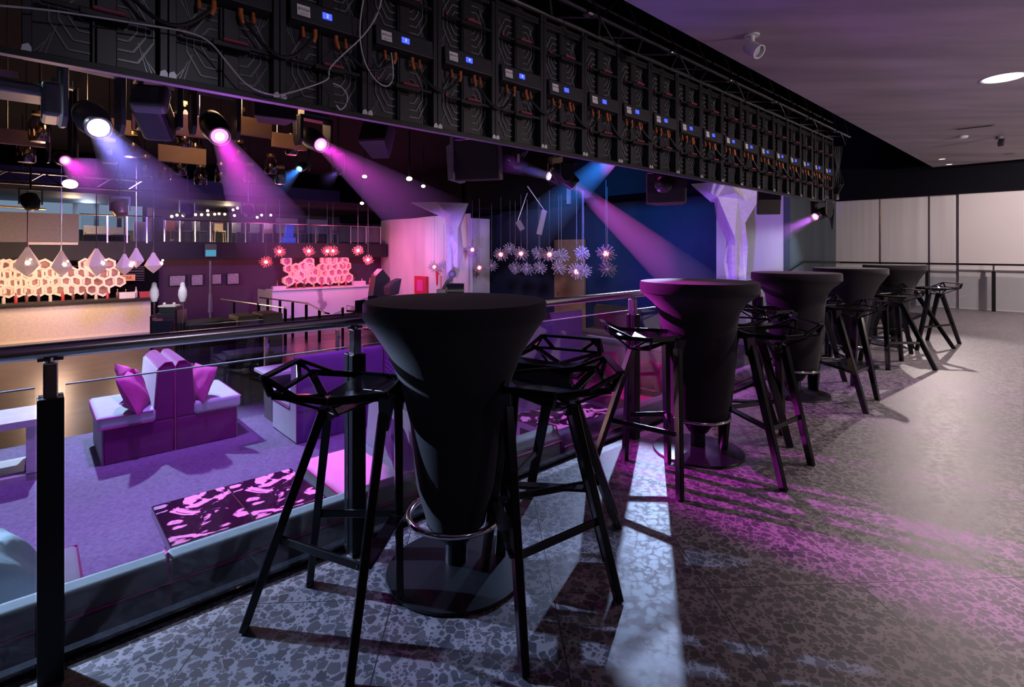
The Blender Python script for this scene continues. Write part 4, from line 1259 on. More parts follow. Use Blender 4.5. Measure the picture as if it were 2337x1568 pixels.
def sofa(u, n, rz, depth, width, label, side='plum', front='velvet', seat='velvet_pale', hb=.98, hs=.36, cush=.14, bt=.17, group='lounge sofas'):
    """local x = seating direction (front at x=0, back at x=depth), y = width"""
    t_ = thing('sofa', label, 'sofa', uv(u, n, ZL), rz, group)
    ds = depth - bt - .03
    rounded(MB().lim(0.03, depth - .01, 0, width, 0, hs), 'base', side, t_, .015)
    obj('front_panel', MB().lim(.015, .03, .005, width - .005, 0, hs), front, t_)
    rounded(MB().lim(-.02, ds + .03, -.012, width + .012, hs, hs + cush), 'seat_cushion', seat, t_, .035)
    cp = [(-.022, -.013, hs + cush - .02), (ds, -.013, hs + cush - .02)]
    obj('cushion_piping', MB().tube(cp, .006, 6).tube([(x, y, hs + .012) for x, y, z in cp], .006, 6).tube([(-.022, -.013, hs + cush - .02), (-.022, width + .013, hs + cush - .02)], .006, 6), 'piping', t_)
    prof = [(ds, hs), (depth, hs), (depth, hb - .06), (depth - .03, hb), (depth - bt + .08, hb), (depth - bt + .02, hb - .05)]
    rounded(MB().prism([(x, 0, z) for x, z in prof], (0, width, 0)), 'backrest', side, t_, .02)
    obj('back_cushion', MB().prism([(ds + .005, .015, hs + cush), (ds + .005 + .012, .015, hs + cush), (depth - bt + .025, .015, hb - .07), (depth - bt + .005, .015, hb - .07)], (0, width - .03, 0)), front, t_)
    pts = [(x, -.001, z) for x, z in ((0.03, 0.01), (0.03, hs), (ds, hs), (depth - bt + .02, hb - .05), (depth - bt + .08, hb), (depth - .03, hb), (depth, hb - .06), (depth, 0.01))]
    obj('piping', MB().tube(pts, .006, 6), 'piping', t_)
    return t_


def pillow(loc, size, rot, material, label):
    t_ = thing('pillow', label, 'pillow', loc)
    t_.rotation_euler = rot
    mb_ = MB()
    n_ = 12
    w, h, d = size
    for sgn in (1, -1):
        vs_ = []
        for i in range(n_ + 1):
            for j in range(n_ + 1):
                a, b = 2 * i / n_ - 1, 2 * j / n_ - 1
                bul = (max(0, 1 - a * a) * max(0, 1 - b * b)) ** .45
                pin = 1 - .10 * (1 - abs(a)) * abs(b) ** 2
                pin2 = 1 - .10 * (1 - abs(b)) * abs(a) ** 2
                vs_.append((a * w / 2 * pin2, sgn * d / 2 * bul + .012 * math.sin(a * 5 + b * 3) * bul, b * h / 2 * pin))
        fs = []
        for i in range(n_):
            for j in range(n_):
                q = (i * (n_ + 1) + j, (i + 1) * (n_ + 1) + j, (i + 1) * (n_ + 1) + j + 1, i * (n_ + 1) + j + 1)
                fs.append(q if sgn < 0 else tuple(reversed(q)))
        mb_.add(vs_, fs)
    obj('cushion', mb_, material, t_, smooth=True)
    return t_


A = fl(227, 1066, ZL)
ua, na = un(A)
sofa(ua, na, RZ, .655, .97, 'plum-lit grey sofa facing left, magenta pillows on its seat')
t = sofa(ua + 1.30, na + .97, RZ + math.pi, .64, .97, 'plum-lit sofa facing right, back to back with the pillowed one')
for ch in t.children:                            # the piping shows on the side facing the balcony
    if ch.name.startswith('piping'):
        ch.location = (0, .972, 0)


def upil(u, n, z, size, yaw, lean, material, label):
    return pillow(uv(u, n, z), size, Euler((lean, 0, RZ + yaw)), material, label)


upil(ua + .33, na + .52, ZL + .69, (.52, .46, .17), math.pi / 2 + .25, -.35, 'pillow', 'magenta pillow leaning on the sofa back, the rear one of two')
upil(ua + .31, na + .18, ZL + .67, (.52, .46, .17), math.pi / 2 - .35, -.45, 'pillow', 'magenta pillow leaning on the sofa, front one nearest the armless side')
upil(ua + .93, na + .20, ZL + .66, (.46, .42, .16), math.pi / 2 + .3, .40, 'pillow', 'magenta pillow on the sofa facing right')
# sofa with its violet back towards the balcony
B = fl(677, 1015, ZL)
ub, nb = un(B)
for k in range(2):
    t = sofa(ub + k * 1.1, nb + .78, RZ - math.pi / 2, .78, 1.09, ['violet backed sofa facing away, left unit with grey end', 'violet backed sofa facing away, right unit behind the first table'][k], side='violet' if k == 0 else 'quilt', front='quilt', seat='velvet_pale', bt=.17)
    if k == 0:
        obj('end_panel', MB().lim(.0, .78, -.006, 0.0, 0.02, .36).prism([(.60, -.006, .36), (.775, -.006, .36), (.775, -.006, .92), (.74, -.006, .97), (.66, -.006, .97), (.63, -.006, .9)], (0, .006, 0)), 'velvet', t)
        obj('top_roll', MB().cyl((.70, .01, .965), (.70, 1.08, .965), .022, seg=12), 'violet', t, smooth=True)
# near run: sofas with their grey backs right below the balcony edge
NB = NR + .20
runs = [(-1.75, 0.392, 'grey velvet sofa back below the railing at the bottom left'), (0.393, 1.485, 'grey velvet sofa back below the railing, beside the marble tables'), (1.50, 2.58, 'grey velvet sofa back below the railing behind the first table'),
        (2.60, 4.2, 'dark sofa back below the railing, right of the first table'), (4.22, 5.8, 'dark sofa back below the railing behind the second table')]
for k, (a, b_, lab) in enumerate(runs):
    w = b_ - a
    t = thing('sofa', lab, 'sofa', uv(a, NB, ZL), RZ, 'sofas below the railing')
    hb = 1.03 if k < 3 else .98
    prof = [(0.0, 0.0), (.20, 0.0), (.18, hb - .10), (.15, hb - .03), (.10, hb), (.05, hb - .015), (.015, hb - .07)]
    rounded(MB().prism([(0, y, z) for y, z in prof], (w, 0, 0)), 'backrest', 'velvet' if k < 3 else 'violet', t, .012)
    obj('piping', MB().tube([(0.0, .008, hb - .085), (w, .008, hb - .085)], .006, 6).tube([(w - .004, .0, 0.02), (w - .004, .012, hb - .08), (w - .004, .06, hb + .003), (w - .004, .14, hb - .02)], .006, 6), 'piping', t)
    rounded(MB().lim(0, w, .2, .86, 0, .34), 'base', 'velvet', t, .02)
    rounded(MB().lim(.005, w - .005, .19, .90, .34, .48), 'seat_cushion', 'velvet_pale', t, .035)
# corner unit with violet pillow between the marble tables and the first table
t = sofa(1.62, NB + .92, RZ, .80, 1.05, 'pale lilac corner sofa left of the first table, violet pillow on it', side='velvet', front='velvet_pale', seat='velvet_pale', bt=.22)
upil(2.02, NB + 1.10, ZL + .70, (.46, .44, .17), math.pi / 2 - .5, -.35, 'pillow_violet', 'violet pillow propped on the corner sofa left of the first table')
# left end of the near run
t = thing('sofa', 'rounded grey sofa arm at the lower left edge', 'sofa', uv(-1.38, NB + .92, ZL), RZ, 'lounge sofas')
rounded(MB().prism([(0, 0, 0), (.2, 0, 0), (.2, 0, .85), (.14, 0, .95), (.05, 0, .95), (0, 0, .88)], (0, .9, 0)), 'backrest', 'velvet', t, .03)
pl = onn(12, 1330, NB + .5)
pillow(pl, (.40, .36, .16), Euler((-.6, .1, RZ + 1.2)), 'pillow_teal', 'pale teal pillow at the lower left edge')
t = thing('ottoman', 'pale lavender ottoman seat with magenta piping beside the grey sofa backs', 'ottoman', uv(-1.15, NB + .93, ZL), RZ)
rounded(MB().lim(0, 1.34, 0, .74, 0, .36), 'base', 'velvet', t, .02)
rounded(MB().lim(-.01, 1.35, -.01, .75, .36, .48), 'seat_cushion', 'velvet_pale', t, .03)
obj('piping', MB().tube([(1.35, -.01, .465), (1.35, .75, .465), (-.01, .75, .465)], .007, 6), 'piping', t)
# marble tables
q0, q1 = fl(348, 1155, ZL + .45), fl(663, 1066, ZL + .45)
um, nm = un(q0)
Lm = (un(q1)[0] - um) / 2 - .01
for k in range(2):
    t = thing('marble_table', ['black and white marble low table, left of the pair', 'black and white marble low table lit pink, right of the pair'][k], 'table', uv(um + k * (Lm + .012), nm - .66, ZL), RZ, 'marble low tables')
    obj('top', MB().lim(0, Lm, 0, .66, .425, .45), 'marble', t, bevel=.003)
    obj('rim', MB().lim(-.006, Lm + .006, -.006, .0, .385, .445).lim(-.006, Lm + .006, .66, .666, .385, .445).lim(-.006, 0, 0, .66, .385, .445).lim(Lm, Lm + .006, 0, .66, .385, .445), 'steel', t)
    obj('pedestal', MB().lim(.06, Lm - .06, .06, .60, 0, .40), 'plum', t)
pm_ = fl(1290, 946, ZL + .45)
t = thing('marble_table', 'dark marble low table seen between the first stools', 'table', pm_ - Z * (.45), RZ, 'marble low tables')
obj('top', MB().lim(-.5, .5, -.35, .35, .425, .45), 'marble', t)
obj('rim', MB().lim(-.506, .506, -.356, -.35, .385, .445).lim(-.506, -.5, -.35, .35, .385, .445), 'steel', t)
obj('pedestal', MB().lim(-.4, .4, -.28, .28, 0, .42), 'plum', t)
# white table at the left edge
Wt = fl(88, 955, -.32)
uw, nw = un(Wt)
t = thing('white_table', 'white lacquered side table with frame legs at the left edge', 'table', uv(uw, nw, ZL), RZ)
hz = -.32 - ZL
obj('top', MB().lim(-1.1, 0, 0, .62, hz - .07, hz), 'white', t, bevel=.006)
for x in (-.05, -1.05):
    obj('frame_leg', MB().lim(x - .04, x + .04, .02, .10, .05, hz - .07).lim(x - .04, x + .04, .52, .60, .05, hz - .07), 'white', t)
obj('floor_frame', MB().lim(-1.1, 0, 0, .09, 0, .06).lim(-1.1, 0, .53, .62, 0, .06).lim(-.09, 0, 0, .62, 0, .06), 'white', t)
obj('lower_shelf', MB().lim(-1.0, -.1, .1, .52, .04, .07), 'marble_white', t)
# pink-pillowed sofa seen between the nearest and second tables
pk = fl(1350, 905, ZL + .5)
t = sofa(5.05, 3.28, RZ, .85, 1.5, 'grey sofa with bright magenta pillows seen past the railing post', side='velvet', front='velvet_pale', seat='pillow', bt=.2, hb=1.0)
upil(5.46, 4.20, ZL + .72, (.42, .42, .15), math.pi / 2 + .2, -.3, 'pillow', 'magenta pillow left of the post, on the grey sofa')
upil(5.46, 3.62, ZL + .70, (.40, .40, .15), math.pi / 2 + .1, -.3, 'pillow', 'magenta pillow behind the railing post on the grey sofa')
upil(5.44, 3.30, ZL + .70, (.40, .42, .15), math.pi / 2 - .1, -.3, 'pillow', 'magenta pillow right of the post on the grey sofa')
pd = fl(1280, 870, ZL)
for k, (u_, n_, w, h_) in enumerate(((5.6, 6.3, 1.15, .98), (7.0, 6.6, .9, 1.05))):
    t = sofa(u_, n_ + .7, RZ - math.pi / 2, .7, w, ['dark violet sofa back seen just right of the first table', 'taller dark violet sofa back farther right of the first table'][k], side='violet', front='violet', seat='velvet_pale', hb=h_)
t = sofa(8.6, 6.3, RZ, .8, 1.1, 'grey sofa with a pink cushion far behind the railing post', side='velvet', front='velvet', seat='velvet_pale', hb=1.0)
upil(9.05, 6.75, ZL + .70, (.75, .34, .14), math.pi / 2, -.25, 'pillow', 'long dusty pink cushion on the far grey sofa')
t = sofa(7.6, 4.9, RZ + math.pi, .8, 1.1, 'pale low sofa seat before the far grey sofa', side='velvet', front='velvet', seat='velvet_pale', hb=.6)
# lounge platform railing
for k, (px, lab) in enumerate(((607, 'steel post of the lounge glass railing, left one'), (770, 'steel post of the lounge glass railing, right one'), (1180, 'steel post of the lounge railing behind the first table'))):
    q = onn(px, 800, 7.95)
    t = thing('lounge_post', lab, 'post', Vector((q.x, q.y, ZL)), RZ, 'posts of the lounge railing')
    obj('post_body', MB().lim(-.022, .022, -.03, .03, 0, .95), 'steel', t, bevel=.003)
    obj('clamp', MB().lim(-.03, .03, -.04, .0, .80, .86), 'chrome', t)
ulist = [un(onn(x, 800, 7.95))[0] for x in (330, 607, 770, 1180)]
for k in range(3):
    g = thing('glass_barrier', ['lounge glass panel behind the plum-lit sofas', 'lounge glass panel between the two lounge posts', 'lounge glass panel behind the first table'][k], 'glass panel', uv((ulist[k] + ulist[k + 1]) / 2, 7.95, ZL), RZ)
    h_ = (ulist[k + 1] - ulist[k]) / 2 - .04
    obj('pane', MB().lim(-h_, h_, -.005, .005, .05, .9), 'glass', g)

# ------------------------------------------------------------------ hall floor things behind the lounge
for k, (px, yaw) in enumerate(((482, .5), (530, .3))):
    q = at(px, 850, 8.3)
    t = thing('acrylic_chair', ['clear acrylic chair behind the plum-lit sofas, left one', 'clear acrylic chair behind the plum-lit sofas, right one'][k], 'chair', Vector((q.x, q.y, ZH)), RZ + yaw, 'clear acrylic chairs')
    prof = [(.0, .62), (.03, .60), (.40, .58), (.44, .66), (.50, 1.0), (.53, 1.06)]
    mb_ = MB()
    for (a, za), (b_, zb) in zip(prof, prof[1:]):
        mb_.prism([(a, -.2, za), (b_, -.2, zb), (b_, .2, zb), (a, .2, za)], (0.004, 0, .012))
    obj('shell', mb_, 'clear', t, smooth=True)
    for x, y in ((.04, -.18), (.04, .18), (.42, -.18), (.42, .18)):
        obj('leg', MB().bar((x, y, .59), (x * 1.05, y * 1.1, 0), .03, .03, .02, .02), 'clear', t)
q = at(655, 850, 8.8)
t = thing('white_table', 'small white table behind the violet backed sofa', 'table', uv(*un(fl(648, 838, -.25)), ZH), RZ)
obj('top', MB().lim(-.3, .3, -.25, .25, .95, 1.0), 'white', t, bevel=.01)
obj('pedestal', MB().lim(-.2, .2, -.15, .15, 0, .95), 'grey', t)
# dark stage equipment and cabinets seen over the handrail
for k, (x0, x1, y0, n, lab) in enumerate(((545, 592, 722, 12.4, 'dark grey low cabinet left of the stair railing'), (600, 646, 716, 12.4, 'dark grey low cabinet nearest the stair railing'), (430, 540, 735, 12.0, 'long dark counter behind the handrail'))):
    a, b_ = onn(x0, y0, n), onn(x1, y0, n)
    ua_, ub_ = un(a)[0], un(b_)[0]
    t = thing('cabinet', lab, 'cabinet', uv(ua_, n, ZH), RZ, 'dark cabinets on the hall floor')
    h_ = (a.z + b_.z) / 2 - ZH
    obj('body', MB().lim(0, ub_ - ua_, 0, .8, 0, h_), 'grey' if k < 2 else 'black', t, bevel=.03, seg=3)
    obj('plinth', MB().lim(.03, ub_ - ua_ - .03, .03, .77, 0, .06), 'black', t)
a, b_ = onn(425, 712, 11.2), onn(600, 712, 11.2)
t = thing('glass_screen', 'tilted clear glass screen over the dark counter', 'screen', uv(un(a)[0], 11.2, ZH), RZ)
obj('pane', MB().lim(0, un(b_)[0] - un(a)[0], -.006, .006, .3, 1.15), 'clear', t)
obj('top_edge', MB().lim(0, un(b_)[0] - un(a)[0], -.01, .01, 1.15, 1.165), 'steel', t)
# gear rack with two feather lamps
g0 = at(385, 735, 10.6)
t = thing('gear_rack', 'stage gear rack with black monitor and mixer', 'equipment rack', Vector((g0.x, g0.y, ZH)), RZ - .6)
obj('frame', MB().lim(-.25, -.21, -.2, .2, 0, 1.25).lim(.21, .25, -.2, .2, 0, 1.35).lim(-.25, .25, -.2, .2, .75, .8), 'steel', t)
obj('monitor', MB().lim(-.2, .16, -.24, -.14, .82, 1.16), 'screen', t, bevel=.01)
obj('mixer', MB().lim(-.14, .22, -.2, .1, 1.2, 1.30).lim(-.10, .18, -.16, .08, 1.30, 1.42), 'fixture', t, bevel=.01)
obj('mixer_top', MB().lim(-.12, .2, -.17, .09, 1.42, 1.45).ball((-.08, 0, 1.47), .03, 8, 6).ball((.1, 0, 1.47), .03, 8, 6), 'cream', t)
for px, py, lab in ((352, 668, 'white feather shaped lamp on a stand left of the gear rack'), (417, 668, 'white feather shaped lamp on a stand right of the gear rack')):
    q = at(px, py, 10.6)
    t = thing('feather_lamp', lab, 'lamp', Vector((q.x, q.y, ZH)), 0, 'feather lamps')
    hh = q.z - ZH
    obj('shade', MB().lathe([(0, -.2), (.05, -.18), (.085, -.05), (.075, .05), (.05, .12), (.04, .19), (0, .22)], 14, (0, 0, hh)), 'feather', t, smooth=True)
    obj('stem', MB().cyl((0, 0, .02), (0, 0, hh - .19), .014), 'steel', t)
    obj('base', MB().cyl((0, 0, 0), (0, 0, .02), .13), 'steel', t)
# stair railing in the hall
t = thing('stair_railing', 'low stair railing with dark posts before the marble bar', 'railing', (0, 0, 0))
top = [fl(500, 682, -.05), fl(640, 702, -.05)]
yk1 = 13.5
pts1 = [at(505, 683, 15.5), at(650, 703, 13.4)]
pts2 = [at(592, 679, 17.0), at(702, 692, 15.0), at(742, 714, 14.4), at(752, 716, 14.4)]
obj('rail', MB().tube(pts1, .022, 8), 'steel', t)
obj('rail', MB().tube(pts2, .022, 8), 'steel', t)
for px, py, y_ in ((534, 690, 15.0), (590, 692, 14.2), (651, 705, 13.4), (611, 682, 16.5), (639, 686, 16.0), (668, 690, 15.5), (699, 695, 15.0), (729, 708, 14.6)):
    q = at(px, py, y_)
    obj('post', MB().cyl((q.x, q.y, ZH), (q.x, q.y, q.z), .04), 'post', t)
t = thing('bar_rail_post', 'single dark post before the white bar front', 'post', at(782, 700, 14.0) * 1)
q = t.location.copy()
t.location = (q.x, q.y, ZH)
obj('post_body', MB().cyl((0, 0, 0), (0, 0, 1.0), .035), 'post', t)
obj('cap', MB().cyl((0, 0, 1.0), (0, 0, 1.03), .04), 'steel', t)
# chairs at the marble bar
for k, (px, py, y_) in enumerate(((822, 700, 15.5), (850, 690, 17.0))):
    q = at(px, py, y_)
    t = thing('bar_chair', ['dark bar chair with clear arms at the marble bar, nearer one', 'dark bar chair at the marble bar, farther one by its right end'][k], 'chair', Vector((q.x, q.y, ZH)), RZ + .2, 'bar chairs at the marble bar')
    obj('back', MB().lim(-.19, .19, -.03, .01, .78, 1.08), 'screen', t, bevel=.02)
    obj('seat', MB().lim(-.2, .2, -.01, .4, .72, .78), 'screen', t, bevel=.02)
    obj('arm', MB().tube([(-.24, 0, .9), (-.24, .3, .92), (-.2, .36, .75)], .015, 6).tube([(.24, 0, .9), (.24, .3, .92), (.2, .36, .75)], .015, 6), 'clear', t)
    obj('stem', MB().cyl((0, .2, .03), (0, .2, .72), .025).cyl((0, .2, 0), (0, .2, .03), .2, .18, 20), 'chrome', t)

# ------------------------------------------------------------------ bars
t = thing('bar_counter', 'long cream lit bar counter with dark top at the left', 'bar', uv(-4, 19.3, ZH), RZ)
obj('front', MB().lim(0, 6.7, 0, .7, .12, 1.03), 'cream', t)
obj('top', MB().lim(-.05, 6.75, -.12, .75, 1.03, 1.10), 'black', t, bevel=.01)
obj('step', MB().lim(-.3, 6.9, -.5, 0, 0, .12), 'cream', t)
t = thing('bar_counter', 'white veined marble bar counter under the pink honeycomb', 'bar', uv(6.3, 19.4, ZH), RZ)
obj('front', MB().lim(0, 4.2, 0, .7, .1, 1.1), 'marble_white', t)
obj('top', MB().lim(-.03, 4.23, -.06, .7, 1.1, 1.14), 'white', t, bevel=.006)
obj('end_panel', MB().lim(-.02, 0, 0, 1.6, .1, 1.1), 'cream', t)
obj('plinth', MB().lim(.05, 4.15, .06, .66, 0, .1), 'black', t)


def bottle_row(u0, u1, n, z, cnt, label, group, mats):
    proto = None
    for k in range(cnt):
        u_ = u0 + (u1 - u0) * k / (cnt - 1) + random.uniform(-.03, .03)
        h_ = random.uniform(.8, 1.1)
        o = thing('bottle', '%s, %s' % (label, nth(k, cnt, 'the gear rack' if u0 < 5 else 'the menu box end', u0 < 5)), 'bottle', uv(u_, n, z), 0, group)
        obj('glass_body', MB().lathe([(0, 0), (.038, 0), (.04, .02), (.04, .17 * h_), (.015, .23 * h_), (.014, .29 * h_), (0, .29 * h_)], 10), mats[k % len(mats)], o, smooth=True)
        obj('cap', MB().cyl((0, 0, .285 * h_), (0, 0, .31 * h_), .016, seg=8), 'gold', o)


bottle_row(-.8, 2.4, 19.75, ZH + 1.10, 14, 'small bottle on the left bar counter', 'bottles on the left bar', ('bottle', 'cream', 'bottle_red', 'bottle'))
bottle_row(6.6, 10.2, 19.8, ZH + 1.14, 12, 'small bottle on the marble bar', 'bottles on the marble bar', ('bottle', 'gold', 'bottle_red'))
for k, (u_, w, m_, lab) in enumerate(((1.95, .38, 'white', 'white box standing on the left bar'), (2.45, .3, 'bottle_red', 'red box at the right end of the left bar'))):
    t = thing('counter_box', lab, 'box', uv(u_, 19.45, ZH + 1.10), RZ)
    obj('box_body', MB().lim(0, w, 0, .2, 0, .16), m_, t, bevel=.005)
    obj('lid', MB().lim(-.004, w + .004, -.004, .204, .16, .185), m_, t)
t = thing('counter_box', 'pale menu box near the right end of the marble bar', 'box', uv(9.4, 19.5, ZH + 1.14), RZ)
obj('box_body', MB().lim(0, .5, 0, .2, 0, .18), 'plaster', t, bevel=.005)
t = thing('counter_box', 'pale menu box near the left end of the marble bar', 'box', uv(6.35, 19.5, ZH + 1.14), RZ)
obj('box_body', MB().lim(0, .45, 0, .2, 0, .12), 'plaster', t, bevel=.005)


# honeycomb shelves of hexagonal cells
def hex_cell(parent, c, r, d, mo, mi, tilt=0.0):
    cell = MB()
    outer, inner = [], []
    for i in range(6):
        a = math.pi / 6 + i * math.pi / 3 + tilt
        outer.append((math.cos(a) * r, math.sin(a) * r))
        inner.append((math.cos(a) * r * .66, math.sin(a) * r * .66))
    vs_ = [(c[0] + x, -d, c[1] + z) for x, z in outer] + [(c[0] + x, -d, c[1] + z) for x, z in inner] + [(c[0] + x * .75, 0, c[1] + z * .75) for x, z in outer]
    fs = [(i, (i + 1) % 6, 6 + (i + 1) % 6, 6 + i) for i in range(6)] + [(i, 12 + i, 12 + (i + 1) % 6, (i + 1) % 6) for i in range(6)]
    cell.add(vs_, fs)
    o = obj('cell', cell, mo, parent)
    ins = MB()
    vs2 = [(c[0] + x, -d, c[1] + z) for x, z in inner] + [(c[0] + x * .7, -d * .2, c[1] + z * .7) for x, z in inner]
    ins.add(vs2, [(i, (i + 1) % 6, 6 + (i + 1) % 6, 6 + i) for i in range(6)] + [(6, 7, 8, 9, 10, 11)])
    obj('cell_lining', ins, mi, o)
    return o


def honeycomb(name, label, pxs, n, r, mo, mi):
    ps = [onn(x, y, n) for x, y in pxs]
    o0 = ps[0]
    t_ = thing(name, label, 'wall display', o0, RZ)
    for i, p_ in enumerate(ps):
        du = un(p_)[0] - un(o0)[0]
        hex_cell(t_, (du, p_.z - o0.z), r * random.uniform(.92, 1.12), random.uniform(.25, .42), mo, mi, random.uniform(-.12, .12))
    return t_


lp = []
for row, y in enumerate((606, 625, 644, 662)):
    xs = {0: [8, 22, 46, 100, 192, 205, 246], 1: range(-6, 262, 24), 2: range(6, 272, 24), 3: range(-6, 252, 24)}[row]
    lp += [(x + random.uniform(-2, 2), y + random.uniform(-2, 2) - x * .012) for x in xs]
honeycomb('honeycomb_shelf', 'backlit cream honeycomb shelf above the left bar', lp, 20.7, .20, 'honey', 'honey_in')
lp1 = [(648, 596), (700, 598), (654, 613), (669, 612), (686, 608), (700, 610), (666, 625), (682, 625), (697, 622), (708, 620), (672, 636), (690, 637), (705, 636), (652, 640), (676, 628)]
lp2 = [(738, 594), (750, 594), (765, 592), (780, 596), (729, 610), (742, 610), (756, 608), (772, 606), (786, 607), (736, 624), (749, 623), (764, 621), (780, 620), (728, 638), (744, 638), (758, 635), (772, 634), (786, 633)]
honeycomb('honeycomb_shelf', 'backlit pink honeycomb cluster, left of two over the marble bar', lp1, 20.9, .21, 'honey_pink', 'honey_pink_in')
honeycomb('honeycomb_shelf', 'backlit pink honeycomb cluster, right of two over the marble bar', lp2, 20.9, .21, 'honey_pink', 'honey_pink_in')
# back-bar dark drape behind left honeycomb
t = thing('back_bar', 'dark draped back wall of the left bar under the gallery', 'drape', uv(-4, 21.3, ZH), RZ)
obj('drape', MB().lim(0, 7.2, 0, .1, 0, 2.2), 'void', t)
dm = MB()
for k in range(9):
    dm.bar((.2, -.02, 2.2 - k * .05), (6.8, -.02, 2.0 - k * .02 - .15 * (k % 3)), .02, .02)
obj('folds', dm, 'grey', t)

# diamond pendant lamps over the left bar
lamps = sorted([(63, 598, .27, 'lamp_warm'), (140, 602, .24, 'lamp_warm'), (220, 599, .27, 'lamp_warm'), (284, 604, .20, 'bulb_pink'), (311, 589, .19, None), (350, 600, .20, 'bulb_pink')])
for k, (x, y, r_, b) in enumerate(lamps):
    n = 17.4 if k < 3 else 16.4
    p_ = onn(x, y, n)
    t = thing('pendant_lamp', 'woven diamond shaped pendant lamp by the cream bar, %s' % nth(k, 6, 'the gear rack', True), 'lamp', p_, .3 * k, 'diamond pendant lamps')
    obj('shade', MB().lathe([(0.03, r_ * 1.35), (r_ * .35, r_ * .9), (r_ * .75, r_ * .2), (r_ * 1.0, -r_ * .35), (r_ * .55, -r_ * .85), (r_ * .12, -r_ * 1.25), (0.0, -r_ * 1.35)], 6), 'shade', t)
    obj('cord', MB().cyl((0, 0, r_ * 1.3), (0, 0, 3.0 - p_.z + .6), .012, seg=6), 'steel', t)
    if b:
        d3 = (Vector((0, 0, HC)) - p_).normalized()
        obj('bulb', MB().ball(d3 * r_ * .82 + Z * (-.02), .05, 8, 6).ball(d3 * r_ * .80 + Vector((.07, 0, .06)), .028, 8, 6), b if b != 'lamp_warm' else 'dot', t)

# starburst pendants
def star_mesh(r, cnt, seed, w=.008):
    rnd = random.Random(seed)
    mb_ = MB()
    for k in range(cnt):
        zz = 1 - 2 * (k + .5) / cnt
        ph = k * 2.39996 + rnd.uniform(-.2, .2)
        s_ = math.sqrt(1 - zz * zz)
        d = Vector((s_ * math.cos(ph), s_ * math.sin(ph), zz))
        L = r * rnd.uniform(.75, 1.1)
        mb_.cyl(d * r * .12, d * L, w * .7, w * 1.3, 5)
        mb_.ball(d * L, w * 1.9, 5, 4)
    return mb_


def star_proto(nm, spike, bulb, rb):
    t_ = thing('starburst_pendant', '', 'lamp', (0, 0, 0), 0, nm)
    s_ = obj('spikes', star_mesh(.2, 46, 3), spike, t_)
    s_['kind'] = 'stuff'
    obj('bulb', MB().ball((0, 0, 0), rb, 10, 8), bulb, t_, smooth=True)
    return t_


stars = {'red': star_proto('red starburst pendants', 'spike_red', 'bulb_pink', .055), 'lit': star_proto('silver starburst pendants', 'spike', 'bulb_red', .06), 'dim': star_proto('silver starburst pendants', 'spike', 'bulb_dim', .035)}
used = {}
red_px = [(607, 598), (638, 574), (705, 573), (747, 573), (760, 573), (817, 572), (840, 593)]
sil_px = sorted([(991, 609, 'lit'), (1013, 606, 'dim'), (1027, 608, 'dim'), (1052, 572, 'dim'), (1078, 570, 'lit'), (1094, 611, 'lit'), (1122, 606, 'dim'), (1143, 581, 'lit'), (1164, 568, 'dim'), (1189, 579, 'lit'),
                 (1176, 612, 'dim'), (1203, 614, 'dim'), (1232, 611, 'dim'), (1229, 578, 'dim'), (1254, 581, 'lit'), (1281, 584, 'dim'), (1275, 611, 'dim'), (1329, 579, 'dim'), (1316, 620, 'lit'), (1332, 617, 'dim'), (1383, 579, 'lit'), (1386, 614, 'dim')])


def star(kind, p_, label, sc=1.0):
    o = stars[kind] if kind not in used else copy_tree(stars[kind])
    used[kind] = 1
    o.location = p_
    o['label'] = label
    o.rotation_euler = (0, 0, random.uniform(0, 3))
    o.scale = (sc,) * 3
    return o


newcords = []
for k, (x, y) in enumerate(red_px):
    p_ = onn(x, y, 18.4)
    o = star('red', p_, 'red glowing starburst pendant before the pink honeycomb, %s' % nth(k, 7, 'the curved white wall', True), 1.0)
    newcords.append((o, p_, 3.0, 1.0))
hi = [q for q in sil_px if q[1] < 592]
lo = [q for q in sil_px if q[1] >= 592]
for rowname, row in (('upper', hi), ('lower', lo)):
    for k, (x, y, kd) in enumerate(row):
        yy = 20 - (x - 991) / 392 * 7.4
        p_ = at(x, y, yy)
        o = star(kd, p_, 'silver spiky starburst pendant in the %s row, %s' % (rowname, nth(k, len(row), 'the curved white wall')), 1.15 if kd == 'lit' else 1.05)
        newcords.append((o, p_, 2.75 + .012 * yy, 1.1))
for o, p_, zt, sc in newcords:
    L = (zt - p_.z) / sc
    obj('cord', MB().cyl((0, 0, 0), (0, 0, L), .006, seg=5), 'fixture_grey', o)

# ------------------------------------------------------------------ faceted columns beside the stage
def faceted(label, verts, faces, thick):
    t_ = thing('faceted_column', label, 'column', Vector((0, 0, 0)))
    c_ = sum(verts.values(), Vector()) / len(verts)
    base = Vector((c_.x, c_.y, ZH))
    t_.location = base
    away = (Vector((c_.x, c_.y, 0))).normalized() * thick
    mb_ = MB()
    keys = list(verts)
    vs_ = [verts[k] - base for k in keys]
    idx = {k: i for i, k in enumerate(keys)}
    fs = [tuple(idx[ch] for ch in f_) for f_ in faces]
    n_ = len(vs_)
    edges = {}
    for f_ in fs:
        for a, b_ in zip(f_, f_[1:] + f_[:1]):
            edges[(a, b_)] = edges.get((a, b_), 0) + 1
    back = [v + away for v in vs_]
    fb = [tuple(n_ + i for i in reversed(f_)) for f_ in fs]
    side = [(b_, a, n_ + a, n_ + b_) for (a, b_) in edges if (b_, a) not in edges]
    mb_.add(vs_ + back, fs + fb + side)
    obj('facets', mb_, 'facet', t_)
    obj('core', MB().cyl((away.x * .6, away.y * .6, 0), (away.x * .6, away.y * .6, 3.6), .12), 'facet', t_)
    return t_


